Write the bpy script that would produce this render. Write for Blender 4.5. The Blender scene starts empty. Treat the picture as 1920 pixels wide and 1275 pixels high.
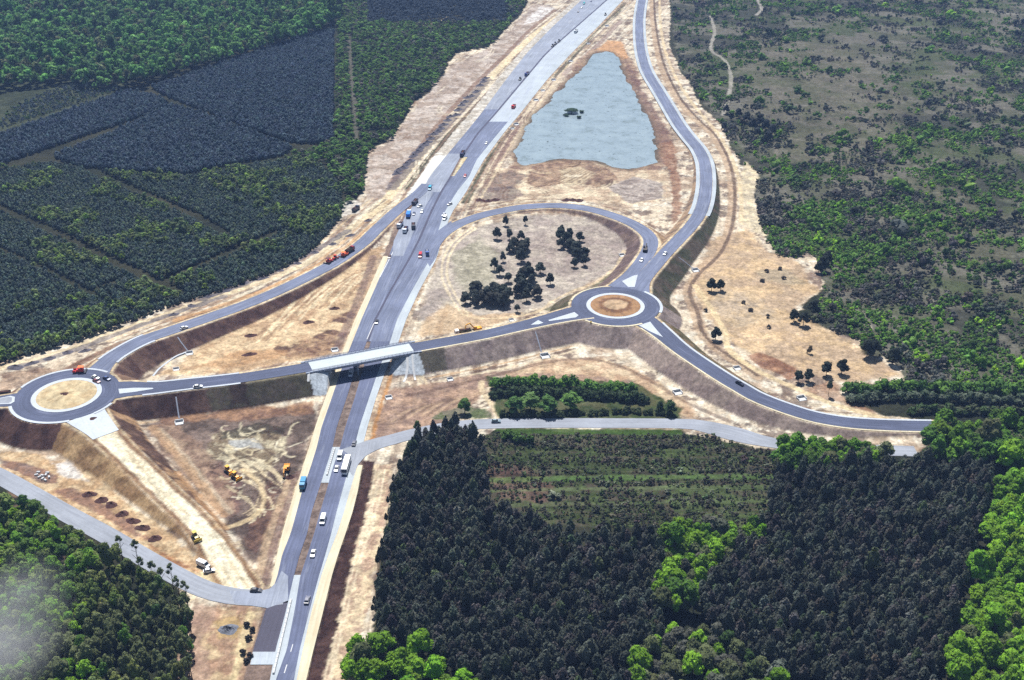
import bpy, math, random
import numpy as np
from mathutils import Vector
random.seed(7)
RNG = np.random.default_rng(11)
C = bpy.context.scene.collection
sc = bpy.context.scene

# ------------------------------------------------------------------ camera
F, PITCH, CX, CY, CAMZ = 2100.0, math.radians(28.0), 960.0, 637.5, 280.0
SP, CP = math.sin(PITCH), math.cos(PITCH)
cam_data = bpy.data.cameras.new('camera')
cam = bpy.data.objects.new('camera', cam_data)
C.objects.link(cam)
cam.location = (0, 0, CAMZ)
cam.rotation_euler = (math.radians(90) - PITCH, 0, 0)
cam_data.sensor_width = 36.0
cam_data.lens = 36.0 * F / 1920.0
cam_data.clip_start = 1.0
cam_data.clip_end = 20000.0
sc.camera = cam


def G(px, py, z=0.0):
    """ground point (x, y) at height z that the surveyed photo point shows"""
    px = np.asarray(px, float); py = np.asarray(py, float)
    v = (py - CY) / F
    d = (CAMZ - z) / (SP + v * CP)
    return (px - CX) / F * d, d * (CP - v * SP)


def Gp(pts, z=0.0):
    a = np.asarray(pts, float)
    x, y = G(a[:, 0], a[:, 1], a[:, 2] if a.shape[1] > 2 else z)
    return np.stack([x, y], 1)


def project(x, y, z):
    dz = z - CAMZ
    d = y * CP - dz * SP
    return CX + F * x / d, CY - F * (y * SP + dz * CP) / d


def lin(c):
    c = np.asarray(c, float) / 255.0
    return np.where(c <= 0.04045, c / 12.92, ((c + 0.055) / 1.055) ** 2.4)


KEXP = 2.0
def alb(c, k=None):
    """base colour of a surface that photographs as c in full sun"""
    return lin(c) / (k or KEXP)


# ------------------------------------------------------------------ noise
def vnoise(x, y, seed=0):
    xi = np.floor(x).astype(np.int64); yi = np.floor(y).astype(np.int64)
    fx = x - xi; fy = y - yi
    fx = fx * fx * (3 - 2 * fx); fy = fy * fy * (3 - 2 * fy)
    def h(a, b):
        n = (a * 374761393 + b * 668265263 + seed * 974634777) & 0xFFFFFFFF
        n = ((n ^ (n >> 13)) * 1274126177) & 0xFFFFFFFF
        n = (n ^ (n >> 16)) & 0xFFFF
        return n / 65535.0
    a = h(xi, yi); b = h(xi + 1, yi); c = h(xi, yi + 1); d = h(xi + 1, yi + 1)
    return (a * (1 - fx) + b * fx) * (1 - fy) + (c * (1 - fx) + d * fx) * fy


def fbm(x, y, scale, octaves=4, seed=0, gain=0.55):
    s = np.zeros_like(x); amp = 1.0; tot = 0.0; f = 1.0 / scale
    for o in range(octaves):
        s += amp * vnoise(x * f + 17.3 * o, y * f - 9.1 * o, seed + o * 13)
        tot += amp; amp *= gain; f *= 2.03
    return s / tot


def sstep(a, b, x):
    t = np.clip((x - a) / (b - a), 0, 1)
    return t * t * (3 - 2 * t)


# ------------------------------------------------------------------ 2D geometry
def in_poly(x, y, P):
    r = np.zeros(x.shape, bool); n = len(P)
    for i in range(n):
        x1, y1 = P[i]; x2, y2 = P[(i + 1) % n]
        if y1 == y2: continue
        c = ((y1 > y) != (y2 > y)) & (x < (x2 - x1) * (y - y1) / (y2 - y1) + x1)
        r ^= c
    return r


def poly_dist(x, y, P, closed=True):
    """distance to a polyline, with the arc length of the nearest point and the signed side"""
    n = len(P); best = np.full(x.shape, 1e9); arc = np.zeros_like(x); side = np.zeros_like(x); a0 = 0.0
    for i in range(n if closed else n - 1):
        x1, y1 = P[i]; x2, y2 = P[(i + 1) % n]
        dx, dy = x2 - x1, y2 - y1; L2 = dx * dx + dy * dy + 1e-12; L = math.sqrt(L2)
        t = np.clip(((x - x1) * dx + (y - y1) * dy) / L2, 0, 1)
        d = np.hypot(x - x1 - t * dx, y - y1 - t * dy)
        m = d < best
        best = np.where(m, d, best); arc = np.where(m, a0 + t * L, arc)
        side = np.where(m, np.sign(dx * (y - y1) - dy * (x - x1)), side)
        a0 += L
    return best, arc, side


def smooth(pts, step=4.0):
    """Catmull-Rom through (x, y, extra...) points, resampled evenly"""
    P = np.asarray(pts, float)
    Q = np.vstack([2 * P[0] - P[1], P, 2 * P[-1] - P[-2]])
    out = []
    for i in range(1, len(Q) - 2):
        p0, p1, p2, p3 = Q[i - 1], Q[i], Q[i + 1], Q[i + 2]
        n = max(2, int(np.hypot(*(p2 - p1)[:2]) / step))
        for k in range(n):
            t = k / n
            out.append(0.5 * ((2 * p1) + (-p0 + p2) * t + (2 * p0 - 5 * p1 + 4 * p2 - p3) * t * t + (-p0 + 3 * p1 - 3 * p2 + p3) * t ** 3))
    out.append(P[-1])
    return np.array(out)


# ------------------------------------------------------------------ objects
def link(name, me, mat=None, parent=None):
    o = bpy.data.objects.new(name, me)
    C.objects.link(o)
    if mat is not None and me is not None and not me.materials:
        me.materials.append(mat)
    if parent is not None:
        o.parent = parent
    return o


def tag(o, label=None, cat=None, group=None, kind=None):
    if label: o['label'] = label
    if cat: o['category'] = cat
    if group: o['group'] = group
    if kind: o['kind'] = kind
    return o


def empty(name, loc, rz=0.0):
    o = bpy.data.objects.new(name, None)
    C.objects.link(o)
    o.empty_display_size = 0.5
    o.location = loc; o.rotation_euler = (0, 0, rz)
    return o


def mesh_np(name, V, Fa, col=None, uv=None, smooth_shade=False):
    """mesh from numpy arrays; faces of one size"""
    V = np.asarray(V, np.float32); Fa = np.asarray(Fa, np.int32)
    me = bpy.data.meshes.new(name)
    k = Fa.shape[1]
    me.vertices.add(len(V)); me.vertices.foreach_set('co', V.ravel())
    me.loops.add(Fa.size); me.loops.foreach_set('vertex_index', Fa.ravel())
    me.polygons.add(len(Fa))
    me.polygons.foreach_set('loop_start', np.arange(0, Fa.size, k, dtype=np.int32))
    if smooth_shade:
        me.polygons.foreach_set('use_smooth', np.ones(len(Fa), bool))
    else:
        me.polygons.foreach_set('use_smooth', np.zeros(len(Fa), bool))
    me.update(calc_edges=True)
    if col is not None:
        a = me.attributes.new('tint', 'FLOAT_COLOR', 'POINT')
        c4 = np.ones((len(V), 4), np.float32); c4[:, :3] = col
        a.data.foreach_set('color', c4.ravel())
    if uv is not None:
        u = me.uv_layers.new(name='UVMap')
        u.data.foreach_set('uv', np.asarray(uv, np.float32)[Fa.ravel()].ravel())
    return me


class MB:
    """collects boxes, prisms, tubes and discs into one mesh"""
    def __init__(s): s.v = []; s.f = []
    def add(s, vs, fs):
        b = len(s.v); s.v += [tuple(p) for p in vs]; s.f += [tuple(i + b for i in f) for f in fs]; return s
    def box(s, x0, x1, y0, y1, z0, z1, tx=0.0, ty=0.0):
        """box whose top is inset by tx, ty"""
        v = [(x0, y0, z0), (x1, y0, z0), (x1, y1, z0), (x0, y1, z0),
             (x0 + tx, y0 + ty, z1), (x1 - tx, y0 + ty, z1), (x1 - tx, y1 - ty, z1), (x0 + tx, y1 - ty, z1)]
        return s.add(v, [(3, 2, 1, 0), (4, 5, 6, 7), (0, 1, 5, 4), (1, 2, 6, 5), (2, 3, 7, 6), (3, 0, 4, 7)])
    def prism(s, prof, y0, y1, inset=0.0):
        """side profile in x, z extruded across y"""
        n = len(prof); zs = [p[1] for p in prof]; zt, zb = max(zs), min(zs)
        v = []
        for y, sg in ((y0, 1), (y1, -1)):
            for (x, z) in prof:
                v.append((x, y + sg * inset * (z - zb) / max(zt - zb, 1e-6), z))
        f = [tuple(range(n)), tuple(range(2 * n - 1, n - 1, -1))]
        f += [((i + 1) % n, i, n + i, n + (i + 1) % n) for i in range(n)]
        return s.add(v, f)
    def cyl(s, c, r, h, axis='z', n=12, r2=None):
        r2 = r if r2 is None else r2; v = []
        for k, rr in ((-0.5, r), (0.5, r2)):
            for i in range(n):
                a = 2 * math.pi * i / n; p, q, w = rr * math.cos(a), rr * math.sin(a), k * h
                d = {'z': (p, q, w), 'y': (p, w, q), 'x': (w, p, q)}[axis]
                v.append((c[0] + d[0], c[1] + d[1], c[2] + d[2]))
        f = [tuple(range(n)), tuple(range(n, 2 * n))] + [(i, (i + 1) % n, n + (i + 1) % n, n + i) for i in range(n)]
        return s.add(v, f)
    def bar(s, a, b, w, h=None):
        """square bar from a to b"""
        h = h or w; a = Vector(a); b = Vector(b); d = (b - a).normalized()
        up = Vector((0, 0, 1)) if abs(d.z) < 0.95 else Vector((0, 1, 0))
        sx = d.cross(up).normalized(); sz = sx.cross(d).normalized(); v = []
        for p in (a, b):
            for i, j in ((-1, -1), (1, -1), (1, 1), (-1, 1)):
                v.append(p + sx * (i * w / 2) + sz * (j * h / 2))
        return s.add(v, [(3, 2, 1, 0), (4, 5, 6, 7), (0, 1, 5, 4), (1, 2, 6, 5), (2, 3, 7, 6), (3, 0, 4, 7)])
    def mesh(s, name):
        me = bpy.data.meshes.new(name); me.from_pydata(s.v, [], s.f); me.update()
        import bmesh
        bm = bmesh.new(); bm.from_mesh(me); bmesh.ops.recalc_face_normals(bm, faces=bm.faces); bm.to_mesh(me); bm.free()
        return me


# ------------------------------------------------------------------ materials
def new_mat(name):
    m = bpy.data.materials.new(name); m.use_nodes = True
    nt = m.node_tree; b = nt.nodes['Principled BSDF']
    return m, nt, b, nt.nodes.new, nt.links.new


def mat_plain(name, col, rough=0.6, metal=0.0, spec=0.4, var=0.12, scale=1.5):
    m, nt, b, N, L = new_mat(name)
    tc = N('ShaderNodeTexCoord'); no = N('ShaderNodeTexNoise'); no.inputs['Scale'].default_value = scale; no.inputs['Detail'].default_value = 4
    L(tc.outputs['Object'], no.inputs['Vector'])
    mr = N('ShaderNodeMapRange'); mr.inputs['To Min'].default_value = 1 - var * 1.6; mr.inputs['To Max'].default_value = 1 + var * 1.6
    L(no.outputs['Fac'], mr.inputs['Value'])
    mx = N('ShaderNodeVectorMath'); mx.operation = 'SCALE'; mx.inputs[0].default_value = tuple(col)[:3]
    L(mr.outputs['Result'], mx.inputs['Scale']); L(mx.outputs['Vector'], b.inputs['Base Color'])
    b.inputs['Roughness'].default_value = rough; b.inputs['Metallic'].default_value = metal
    b.inputs['Specular IOR Level'].default_value = spec
    return m


def mat_road(name, col, streak=0.12, patch=0.15, pale=None, pale_amt=0.0, rough=0.85, dashes=False):
    """asphalt or concrete with wheel-path streaks along the road (uv: metres across, metres along), patches and dust"""
    m, nt, b, N, L = new_mat(name)
    uv = N('ShaderNodeUVMap'); uv.uv_map = 'UVMap'
    tc = N('ShaderNodeTexCoord')
    mp = N('ShaderNodeMapping'); mp.inputs['Scale'].default_value = (1.1, 0.018, 1)
    L(uv.outputs['UV'], mp.inputs['Vector'])
    n1 = N('ShaderNodeTexNoise'); n1.inputs['Scale'].default_value = 1.0; n1.inputs['Detail'].default_value = 5; n1.inputs['Roughness'].default_value = 0.65
    L(mp.outputs['Vector'], n1.inputs['Vector'])
    n2 = N('ShaderNodeTexNoise'); n2.inputs['Scale'].default_value = 0.06; n2.inputs['Detail'].default_value = 5
    n3 = N('ShaderNodeTexNoise'); n3.inputs['Scale'].default_value = 0.7; n3.inputs['Detail'].default_value = 3
    L(tc.outputs['Object'], n2.inputs['Vector']); L(tc.outputs['Object'], n3.inputs['Vector'])
    def rng(src, amt):
        r = N('ShaderNodeMapRange'); r.inputs['From Min'].default_value = 0.25; r.inputs['From Max'].default_value = 0.75
        r.inputs['To Min'].default_value = 1 - amt; r.inputs['To Max'].default_value = 1 + amt
        L(src.outputs['Fac'], r.inputs['Value']); return r.outputs['Result']
    def mul(a, c):
        q = N('ShaderNodeMath'); q.operation = 'MULTIPLY'; L(a, q.inputs[0]); L(c, q.inputs[1]); return q.outputs[0]
    v = mul(mul(rng(n1, streak), rng(n2, patch)), rng(n3, 0.07))
    mx = N('ShaderNodeVectorMath'); mx.operation = 'SCALE'; mx.inputs[0].default_value = tuple(col)[:3]; L(v, mx.inputs['Scale'])
    out = mx.outputs['Vector']
    if pale is not None:
        r = N('ShaderNodeMapRange'); r.inputs['From Min'].default_value = 0.62 - 0.35 * pale_amt; r.inputs['From Max'].default_value = 0.8
        mp2 = N('ShaderNodeMapping'); mp2.inputs['Scale'].default_value = (0.5, 0.03, 1); L(uv.outputs['UV'], mp2.inputs['Vector'])
        n4 = N('ShaderNodeTexNoise'); n4.inputs['Scale'].default_value = 1.0; n4.inputs['Detail'].default_value = 6; n4.inputs['Roughness'].default_value = 0.7
        L(mp2.outputs['Vector'], n4.inputs['Vector']); L(n4.outputs['Fac'], r.inputs['Value'])
        mc = N('ShaderNodeMix'); mc.data_type = 'RGBA'
        L(r.outputs['Result'], mc.inputs[0]); L(out, mc.inputs[6]); mc.inputs[7].default_value = (*pale, 1); out = mc.outputs[2]
    L(out, b.inputs['Base Color']); b.inputs['Roughness'].default_value = rough; b.inputs['Specular IOR Level'].default_value = 0.25
    return m


def mat_tint(name, rough=0.9, spec=0.1, nscale=0.9, namp=0.18, transl=0.0, attr='tint', bump=0.0):
    """base colour from the mesh's own colour attribute, broken up by noise"""
    m, nt, b, N, L = new_mat(name)
    at = N('ShaderNodeAttribute'); at.attribute_name = attr
    tc = N('ShaderNodeTexCoord'); no = N('ShaderNodeTexNoise'); no.inputs['Scale'].default_value = nscale; no.inputs['Detail'].default_value = 5; no.inputs['Roughness'].default_value = 0.65
    L(tc.outputs['Object'], no.inputs['Vector'])
    mr = N('ShaderNodeMapRange'); mr.inputs['From Min'].default_value = 0.25; mr.inputs['From Max'].default_value = 0.75
    mr.inputs['To Min'].default_value = 1 - namp; mr.inputs['To Max'].default_value = 1 + namp
    L(no.outputs['Fac'], mr.inputs['Value'])
    val = mr.outputs['Result']
    if bump:
        n9 = N('ShaderNodeTexNoise'); n9.inputs['Scale'].default_value = 0.28; n9.inputs['Detail'].default_value = 9; n9.inputs['Roughness'].default_value = 0.82
        L(tc.outputs['Object'], n9.inputs['Vector'])
        m9 = N('ShaderNodeMapRange'); m9.inputs['From Min'].default_value = 0.33; m9.inputs['From Max'].default_value = 0.67; m9.inputs['To Min'].default_value = 0.55; m9.inputs['To Max'].default_value = 1.4
        L(n9.outputs['Fac'], m9.inputs['Value']); q9 = N('ShaderNodeMath'); q9.operation = 'MULTIPLY'; L(val, q9.inputs[0]); L(m9.outputs['Result'], q9.inputs[1]); val = q9.outputs[0]
    mx = N('ShaderNodeVectorMath'); mx.operation = 'SCALE'; L(at.outputs['Color'], mx.inputs[0]); L(val, mx.inputs['Scale'])
    L(mx.outputs['Vector'], b.inputs['Base Color'])
    b.inputs['Roughness'].default_value = rough; b.inputs['Specular IOR Level'].default_value = spec
    if bump:
        bp = N('ShaderNodeBump'); bp.inputs['Strength'].default_value = bump; bp.inputs['Distance'].default_value = 0.35
        L(no.outputs['Fac'], bp.inputs['Height']); L(bp.outputs['Normal'], b.inputs['Normal'])
    if transl:
        tr = N('ShaderNodeBsdfTranslucent'); L(mx.outputs['Vector'], tr.inputs['Color'])
        ms = N('ShaderNodeMixShader'); ms.inputs[0].default_value = transl
        L(b.outputs[0], ms.inputs[1]); L(tr.outputs[0], ms.inputs[2])
        L(ms.outputs[0], nt.nodes['Material Output'].inputs['Surface'])
    return m
# ================================================================== roads (photo point x, y, height, half width)
def road_pts(rows, hw=4.3):
    P = []
    for r in rows:
        z = r[2] if len(r) > 2 else 0.3
        x, y = G(r[0], r[1], z)
        P.append((float(x), float(y), z, r[3] if len(r) > 3 else hw))
    return smooth(P, 4.0)

ZD = 7.5
R_APRON, R_RING = 16.0, 24.3
RA_L = [float(v) for v in G(125, 740, ZD)]
RA_R = [float(v) for v in G(1154, 573, ZD)]
ROADS = {
 'bridge_approach': road_pts([(205, 733, ZD, 8.5), (240, 729, ZD, 7.2), (290, 727, ZD, 5.2), (360, 719, ZD, 4.6), (433, 711, ZD, 4.5), (500, 701, ZD, 4.5), (584, 687, ZD, 4.6)]),
 'overpass_road': road_pts([(770, 652, ZD, 4.6), (827, 642, ZD, 4.5), (907, 627, ZD, 4.5), (973, 612, ZD, 4.7), (1023, 600, ZD, 5.6), (1065, 590, ZD, 7), (1100, 583, ZD, 8.5)]),
 'loop_ramp': road_pts([(1160, 540, ZD, 6.5), (1185, 515, 7.4, 5), (1206, 488, 7, 4.6), (1218, 466, 6.5), (1220, 450, 6.2), (1212, 437, 5.8), (1195, 424, 5), (1173, 413, 4.2), (1140, 401, 3.2), (1107, 392, 2.4), (1073, 387, 1.8), (1040, 385, 1.3), (1007, 386, 1), (973, 389, .8), (940, 395, .6), (905, 403, .46), (873, 414, .42), (848, 426, .40), (826, 442, .40), (810, 462, .40), (797, 486, .40)], 4.6),
 'north_road': road_pts([(1193, 550, ZD, 7.5), (1203, 526, ZD, 5.2), (1227, 498, 7.4, 4.6), (1250, 472, 7), (1273, 448, 6.4), (1297, 422, 5.4), (1314, 395, 4.4), (1322, 365, 3.4), (1324, 335, 2.6), (1321, 305, 2), (1310, 280, 1.6), (1292, 258, 1.4), (1273, 233, 1.2), (1253, 200, 1.), (1233, 167, .9), (1213, 133, .8), (1203, 100, .7), (1199, 67, .6), (1199, 33, .6), (1204, 0, .6), (1210, -30, .6), (1217, -60, .6)], 4.4),
 'east_road': road_pts([(1185, 588, ZD, 8), (1213, 604, ZD, 6.8), (1240, 624, ZD, 5.4), (1280, 657, 7.2, 4.6), (1347, 702, 6.6), (1387, 726, 6.0), (1430, 749, 5.2), (1513, 778, 3.7), (1580, 791, 2.5), (1640, 796, 1.7), (1690, 798, 1.2), (1753, 799, 1.)], 4.4),
 'slip_road': road_pts([(172, 712, ZD, 8), (187, 692, ZD, 5.6), (213, 668, ZD, 4.6), (267, 638, 7.2), (333, 615, 6.6), (400, 592, 5.8), (467, 568, 5), (533, 540, 4), (600, 507, 3), (640, 484, 2.3), (680, 455, 1.5), (709, 427, 1), (738, 400, .6), (760, 382, .45), (785, 362, .42), (802, 345, .40)], 4.6),
 'west_road': road_pts([(60, 745, ZD, 8), (20, 750, ZD, 5.6), (-60, 758, ZD, 4.6), (-230, 775, ZD)], 4.6),
 'haul_road': road_pts([(160, 778, ZD, 9), (190, 806, 7.0, 6.5), (215, 832, 6.2, 5.6), (240, 855, 5.5), (270, 885, 4.6), (311, 925, 3.4), (373, 985, 1.7), (418, 1050, 0.5, 5.4), (452, 1104, 0.32, 7)], 4.9),
 'village_road': road_pts([(-160, 835), (-60, 868), (0, 893), (67, 930), (133, 967), (200, 1003), (267, 1043), (333, 1080), (383, 1104), (433, 1117, .31), (497, 1121, .32), (530, 1118, .32)], 4.4),
 'old_road': road_pts([(655, 853, .32, 6), (699, 834, .32, 4.6), (735, 824, .31), (764, 816), (830, 802), (900, 795), (1007, 793), (1140, 793), (1273, 794), (1320, 799, .3, 5), (1380, 814, .3, 6), (1450, 830), (1560, 841), (1650, 844), (1718, 846)], 4.2),
}
# the motorway: asphalt edges of both carriageways read row by row
MW = [  # row, left edge, median left, median right, right edge, shoulder right, verge left, verge right
 (1400, 436, 484, 486, 521, 527, 424, 549), (1275, 463, 506, 517, 551, 556, 455, 574), (1217, 475, 517, 538, 562, 568, 470, 588), (1146, 497, 536, 552, 580, 584, 492, 606), (1080, 520, 551, 563, 598, 602, 511, 622),
 (1040, 529, 562, 576, 610, 616, 519, 634), (1000, 545, 576, 589, 621, 632, 529, 648), (960, 556, 584, 600, 631, 645, 541, 661),
 (920, 566.5, 597, 612, 642, 656, 553, 671), (880, 581, 610, 623, 653, 668, 566, 678), (840, 593.5, 623, 637, 664, 679, 579, 688),
 (800, 603, 631.5, 647.5, 674, 689, 591, 697), (746, 622, 650, 665, 692, 705, 610, 713), (690, 641, 667, 681, 711, 725, 629, 733),
 (645, 659, 686, 694, 730, 746, 648, 752), (600, 677, 701, 706, 744, 761, 665, 766), (545, 701, 730, 734, 772, 786, 690, 790), (486, 727, 765, 768, 806, 818, 716, 822),
 (445, 742, 786, 789, 818, 830, 732, 836), (400, 765, 805, 807, 832, 846, 758, 850), (360, 790, 825, 829, 856, 874, 768, 876), (330, 806, 844, 852, 880, 890, 788, 892),
 (300, 830, 860, 873, 893, 907, 808, 909), (250, 872, 894, 907, 934, 944, 848, 946), (213, 902, 927, 935, 965, 975, 880, 977), (150, 948, 980, 985, 1013, 1025, 930, 1028),
 (100, 987, 1022, 1027, 1058, 1071, 973, 1074), (50, 1036, 1079, 1084, 1108, 1121, 1020, 1124), (0, 1090, 1136, 1142, 1157, 1168, 1078, 1172), (-50, 1146, 1195, 1200, 1212, 1222, 1134, 1226)]
MW = np.array(MW, float)
MW = np.column_stack([MW, MW[:, 2] + np.interp(MW[:, 0], [-50, 300, 640], [3.0, 4.0, 4.5])])   # column 8: right lip of the narrow median drain
def mw_line(k, z=0.3):
    x, y = G(MW[:, k], MW[:, 0], z)
    return smooth(np.stack([x, y], 1), 6.0)
def mw_band(k0, k1, z, lo=-1e9, hi=1e9):
    """left and right edge of a lengthwise band of the motorway between two photo rows"""
    rows = np.unique(np.clip(np.arange(-50, 1401, 12.0), max(lo, -50), min(hi, 1400)))
    o = np.argsort(MW[:, 0])
    def edge(k):
        e = np.interp(rows, MW[o, 0], MW[o, k])
        return np.stack(G(rows * 0 + e, rows, z), 1)
    return edge(k0), edge(k1)
MW_AXIS = np.stack(G((MW[:, 2] + MW[:, 3]) / 2, MW[:, 0], 0.3), 1)
MW_L = np.stack(G(MW[:, 6], MW[:, 0], 0.3), 1); MW_R = np.stack(G(MW[:, 7], MW[:, 0], 0.3), 1)
MW_POLY = np.vstack([MW_L, MW_R[::-1]])

# ================================================================== ground grid
gx = np.concatenate([[-4000, -3000, -2200, -1700, -1350, -1100, -950], np.arange(-840, -330, 2.6), np.arange(-330, 330, 0.8), np.arange(330, 841, 2.6), [950, 1100, 1350, 1700, 2200, 3000, 4000]])
gy = [60.0, 130.0, 180.0, 205.0, 220.0]
while gy[-1] < 1650: gy.append(gy[-1] + 0.66 + max(0, gy[-1] - 560) * 0.0016)
gy = np.array(gy + [1720, 1800, 1950, 2200, 2600, 3200, 4200])
XX, YY = np.meshgrid(gx, gy); NX, NY = len(gx), len(gy)
X = XX.ravel(); Y = YY.ravel()
n_big = fbm(X, Y, 60, 4, 1); n_mid = fbm(X, Y, 14, 4, 2); n_small = fbm(X, Y, 3.2, 3, 3); n_wide = fbm(X, Y, 160, 4, 4)
H = -0.35 + 0.30 * n_mid + 0.12 * (n_small - 0.5)
COL = np.zeros((len(X), 3))

def near(P, r):
    """indices of the ground points in the box round P"""
    P = np.asarray(P)
    i0, i1 = np.searchsorted(gx, [P[:, 0].min() - r, P[:, 0].max() + r]); j0, j1 = np.searchsorted(gy, [P[:, 1].min() - r, P[:, 1].max() + r])
    return (np.arange(j0, j1)[:, None] * NX + np.arange(i0, i1)[None, :]).ravel()

def mix_in(idx, w, col):
    w = np.clip(w, 0, 1)[:, None]
    COL[idx] = COL[idx] * (1 - w) + np.asarray(col) * w

def paint(pts, col, soft=2.0, rag=3.0, alpha=1.0, col2=None, scale=8.0, z=0.0, seed=5, world=False, keep=None):
    """a patch of soil with a ragged edge; col2 is blended in by noise"""
    soft *= 0.55
    P = np.asarray(pts, float) if world else Gp(pts, z)
    i = near(P, soft + rag); x, y = X[i], Y[i]
    d, _, _ = poly_dist(x, y, P); s = np.where(in_poly(x, y, P), d, -d)
    s = s + rag * 2.4 * (fbm(x, y, max(4.0, rag * 2.5), 5, seed, 0.65) - 0.5)
    w = sstep(-soft, soft, s) * alpha
    c = alb(col)[None, :] * np.ones((len(i), 1))
    if col2 is not None:
        t = sstep(0.40, 0.60, fbm(x, y, scale, 6, seed + 31, 0.65))[:, None]
        c = c * (1 - t) + alb(col2)[None, :] * t
    if keep is not None: w = w * keep[i]
    mix_in(i, w, c)
    return P

def line(pts, width, col, soft=1.0, alpha=1.0, rag=0.8, z=0.0, seed=9, twin=0.0, world=False):
    soft *= 0.6
    P = smooth(np.asarray(pts, float) if world else Gp(pts, z), 5.0); i = near(P, width + soft + rag + twin); x, y = X[i], Y[i]
    d, _, _ = poly_dist(x, y, P, False)
    if twin: d = np.abs(d - twin)
    d = d + rag * 2 * (fbm(x, y, 5.0, 3, seed) - 0.5)
    mix_in(i, (1 - sstep(width / 2 - soft / 2, width / 2 + soft / 2, d)) * alpha * (0.65 + 0.35 * fbm(x, y, 9, 3, seed + 1)), alb(col))

# ---- natural cover: forest floor and scrub
t = sstep(0.35, 0.65, n_big)[:, None]
COL[:] = alb((58, 64, 46)) * (1 - t) + alb((76, 76, 58)) * t
SCRUB = [(1255, -60), (1262, 60), (1275, 130), (1345, 225), (1390, 305), (1420, 400), (1450, 480), (1530, 490), (1545, 540), (1525, 600), (1600, 640), (1690, 690), (1690, 715), (1600, 722), (2300, 790), (2600, -60)]
paint([(-60, 140), (240, 140), (240, 175), (0, 245), (-60, 245)], (92, 100, 76), 4, 6, 0.9, (70, 80, 58), 10)
paint(SCRUB, (128, 125, 112), 4, 4, 1, (106, 108, 86), 24)
for k, (col, th) in enumerate((((128, 124, 112), 0.57), ((94, 106, 70), 0.54), ((76, 78, 68), 0.55))):
    P = Gp(SCRUB); i = near(P, 0); m = in_poly(X[i], Y[i], P)
    mix_in(i, m * sstep(th, th + 0.1, fbm(X[i], Y[i], 42, 5, 60 + k)) * 0.8, alb(col))
paint([(1400, 60), (1600, 90), (1700, 190), (1640, 330), (1520, 330), (1440, 230), (1370, 170)], (132, 126, 112), 12, 16, 0.7, (112, 112, 88), 14)
paint([(1700, 330), (1870, 380), (1900, 470), (1840, 500), (1720, 430)], (124, 120, 100), 10, 12, 0.6, (104, 106, 84), 14)
# clearing in the pine wood, in east-west strips
CLEAR = [(900, 812), (1455, 815), (1460, 900), (1450, 965), (1400, 1000), (1200, 985), (1000, 985), (905, 930)]
P = paint(CLEAR, (96, 112, 68), 2, 2, 1, (96, 90, 74), 7)
i = near(P, 0); m = in_poly(X[i], Y[i], P)
yr = project(X[i], Y[i], 0 * X[i])[1]
st = fbm(X[i] * 0.06, Y[i], 2.2, 3, 77)
mix_in(i, m * sstep(0.5, 0.62, st) * 0.8, alb((70, 84, 48))); mix_in(i, m * sstep(0.52, 0.4, st) * sstep(0.5, 0.6, fbm(X[i], Y[i], 18, 3, 78)) * 0.7, alb((104, 96, 82)))
paint([(905, 868), (990, 872), (1040, 915), (1010, 945), (930, 930), (905, 905)], (112, 84, 78), 2, 3, 0.8, (140, 116, 100), 5)
for yy, c, w_ in ((892, (104, 146, 70), 4.0), (884, (48, 50, 36), 1.6), (912, (120, 140, 92), 2.4), (850, (84, 100, 60), 2), (940, (112, 128, 84), 2.4)):
    line([(915, yy + 8), (1150, yy + 3), (1450, yy)], w_, c, 1.5, 0.65, 1.2)

# ---- the construction site
SITE_L = [(-300, 735), (0, 678), (80, 655), (150, 636), (300, 577), (420, 540), (520, 505), (590, 470), (638, 402), (668, 375), (683, 350), (688, 317), (690, 283), (737, 257), (757, 227), (780, 187), (820, 167), (842, 120), (857, 98), (917, 88), (950, 53), (973, 33), (990, 5), (1000, -70)]
SITE_R = [(1250, -70), (1257, 30), (1254, 83), (1278, 140), (1290, 147), (1313, 200), (1347, 227), (1367, 267), (1387, 307), (1423, 322), (1413, 360), (1427, 425), (1440, 452), (1460, 482), (1493, 484), (1513, 472), (1533, 488), (1543, 535), (1520, 560), (1480, 600), (1527, 610), (1563, 620), (1613, 638), (1613, 667), (1657, 670), (1690, 687), (1690, 714), (1583, 724), (1590, 757), (1665, 782), (1765, 790), (1765, 812), (1715, 856), (1560, 856), (1450, 846), (1280, 808), (930, 806), (900, 818), (790, 836), (750, 860), (738, 905), (722, 1000), (706, 1090), (696, 1180), (640, 1275), (600, 1400)]
SITE = SITE_L + SITE_R + [(330, 1400), (335, 1275), (355, 1180), (352, 1120), (325, 1092), (240, 1030), (100, 956), (0, 910), (-300, 790)]
SITE_P = paint(SITE, (234, 217, 190), 1.5, 3, 1)
i_s = near(SITE_P, 0); i_s = i_s[in_poly(X[i_s], Y[i_s], SITE_P)]
xs, ys = X[i_s], Y[i_s]
dax, arc, sd = poly_dist(xs, ys, MW_AXIS, False)
along = fbm(dax * sd + 500, arc * 0.03, 2.6, 4, 21)     # wheel tracks run with the motorway
blot = fbm(xs, ys, 22, 5, 22); fine = fbm(xs, ys, 5, 4, 23)
mix_in(i_s, sstep(0.49, 0.62, blot) * 0.68, alb((178, 150, 126)))
mix_in(i_s, sstep(0.52, 0.66, fine) * 0.7, alb((250, 242, 222)))
mix_in(i_s, sstep(0.55, 0.62, fbm(xs, ys, 9, 6, 24, 0.65)) * 0.75, alb((124, 102, 94)))
mix_in(i_s, sstep(0.52, 0.66, along) * (0.55 - 0.4 * sstep(70, 110, dax)), alb((156, 132, 116)))
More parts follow.
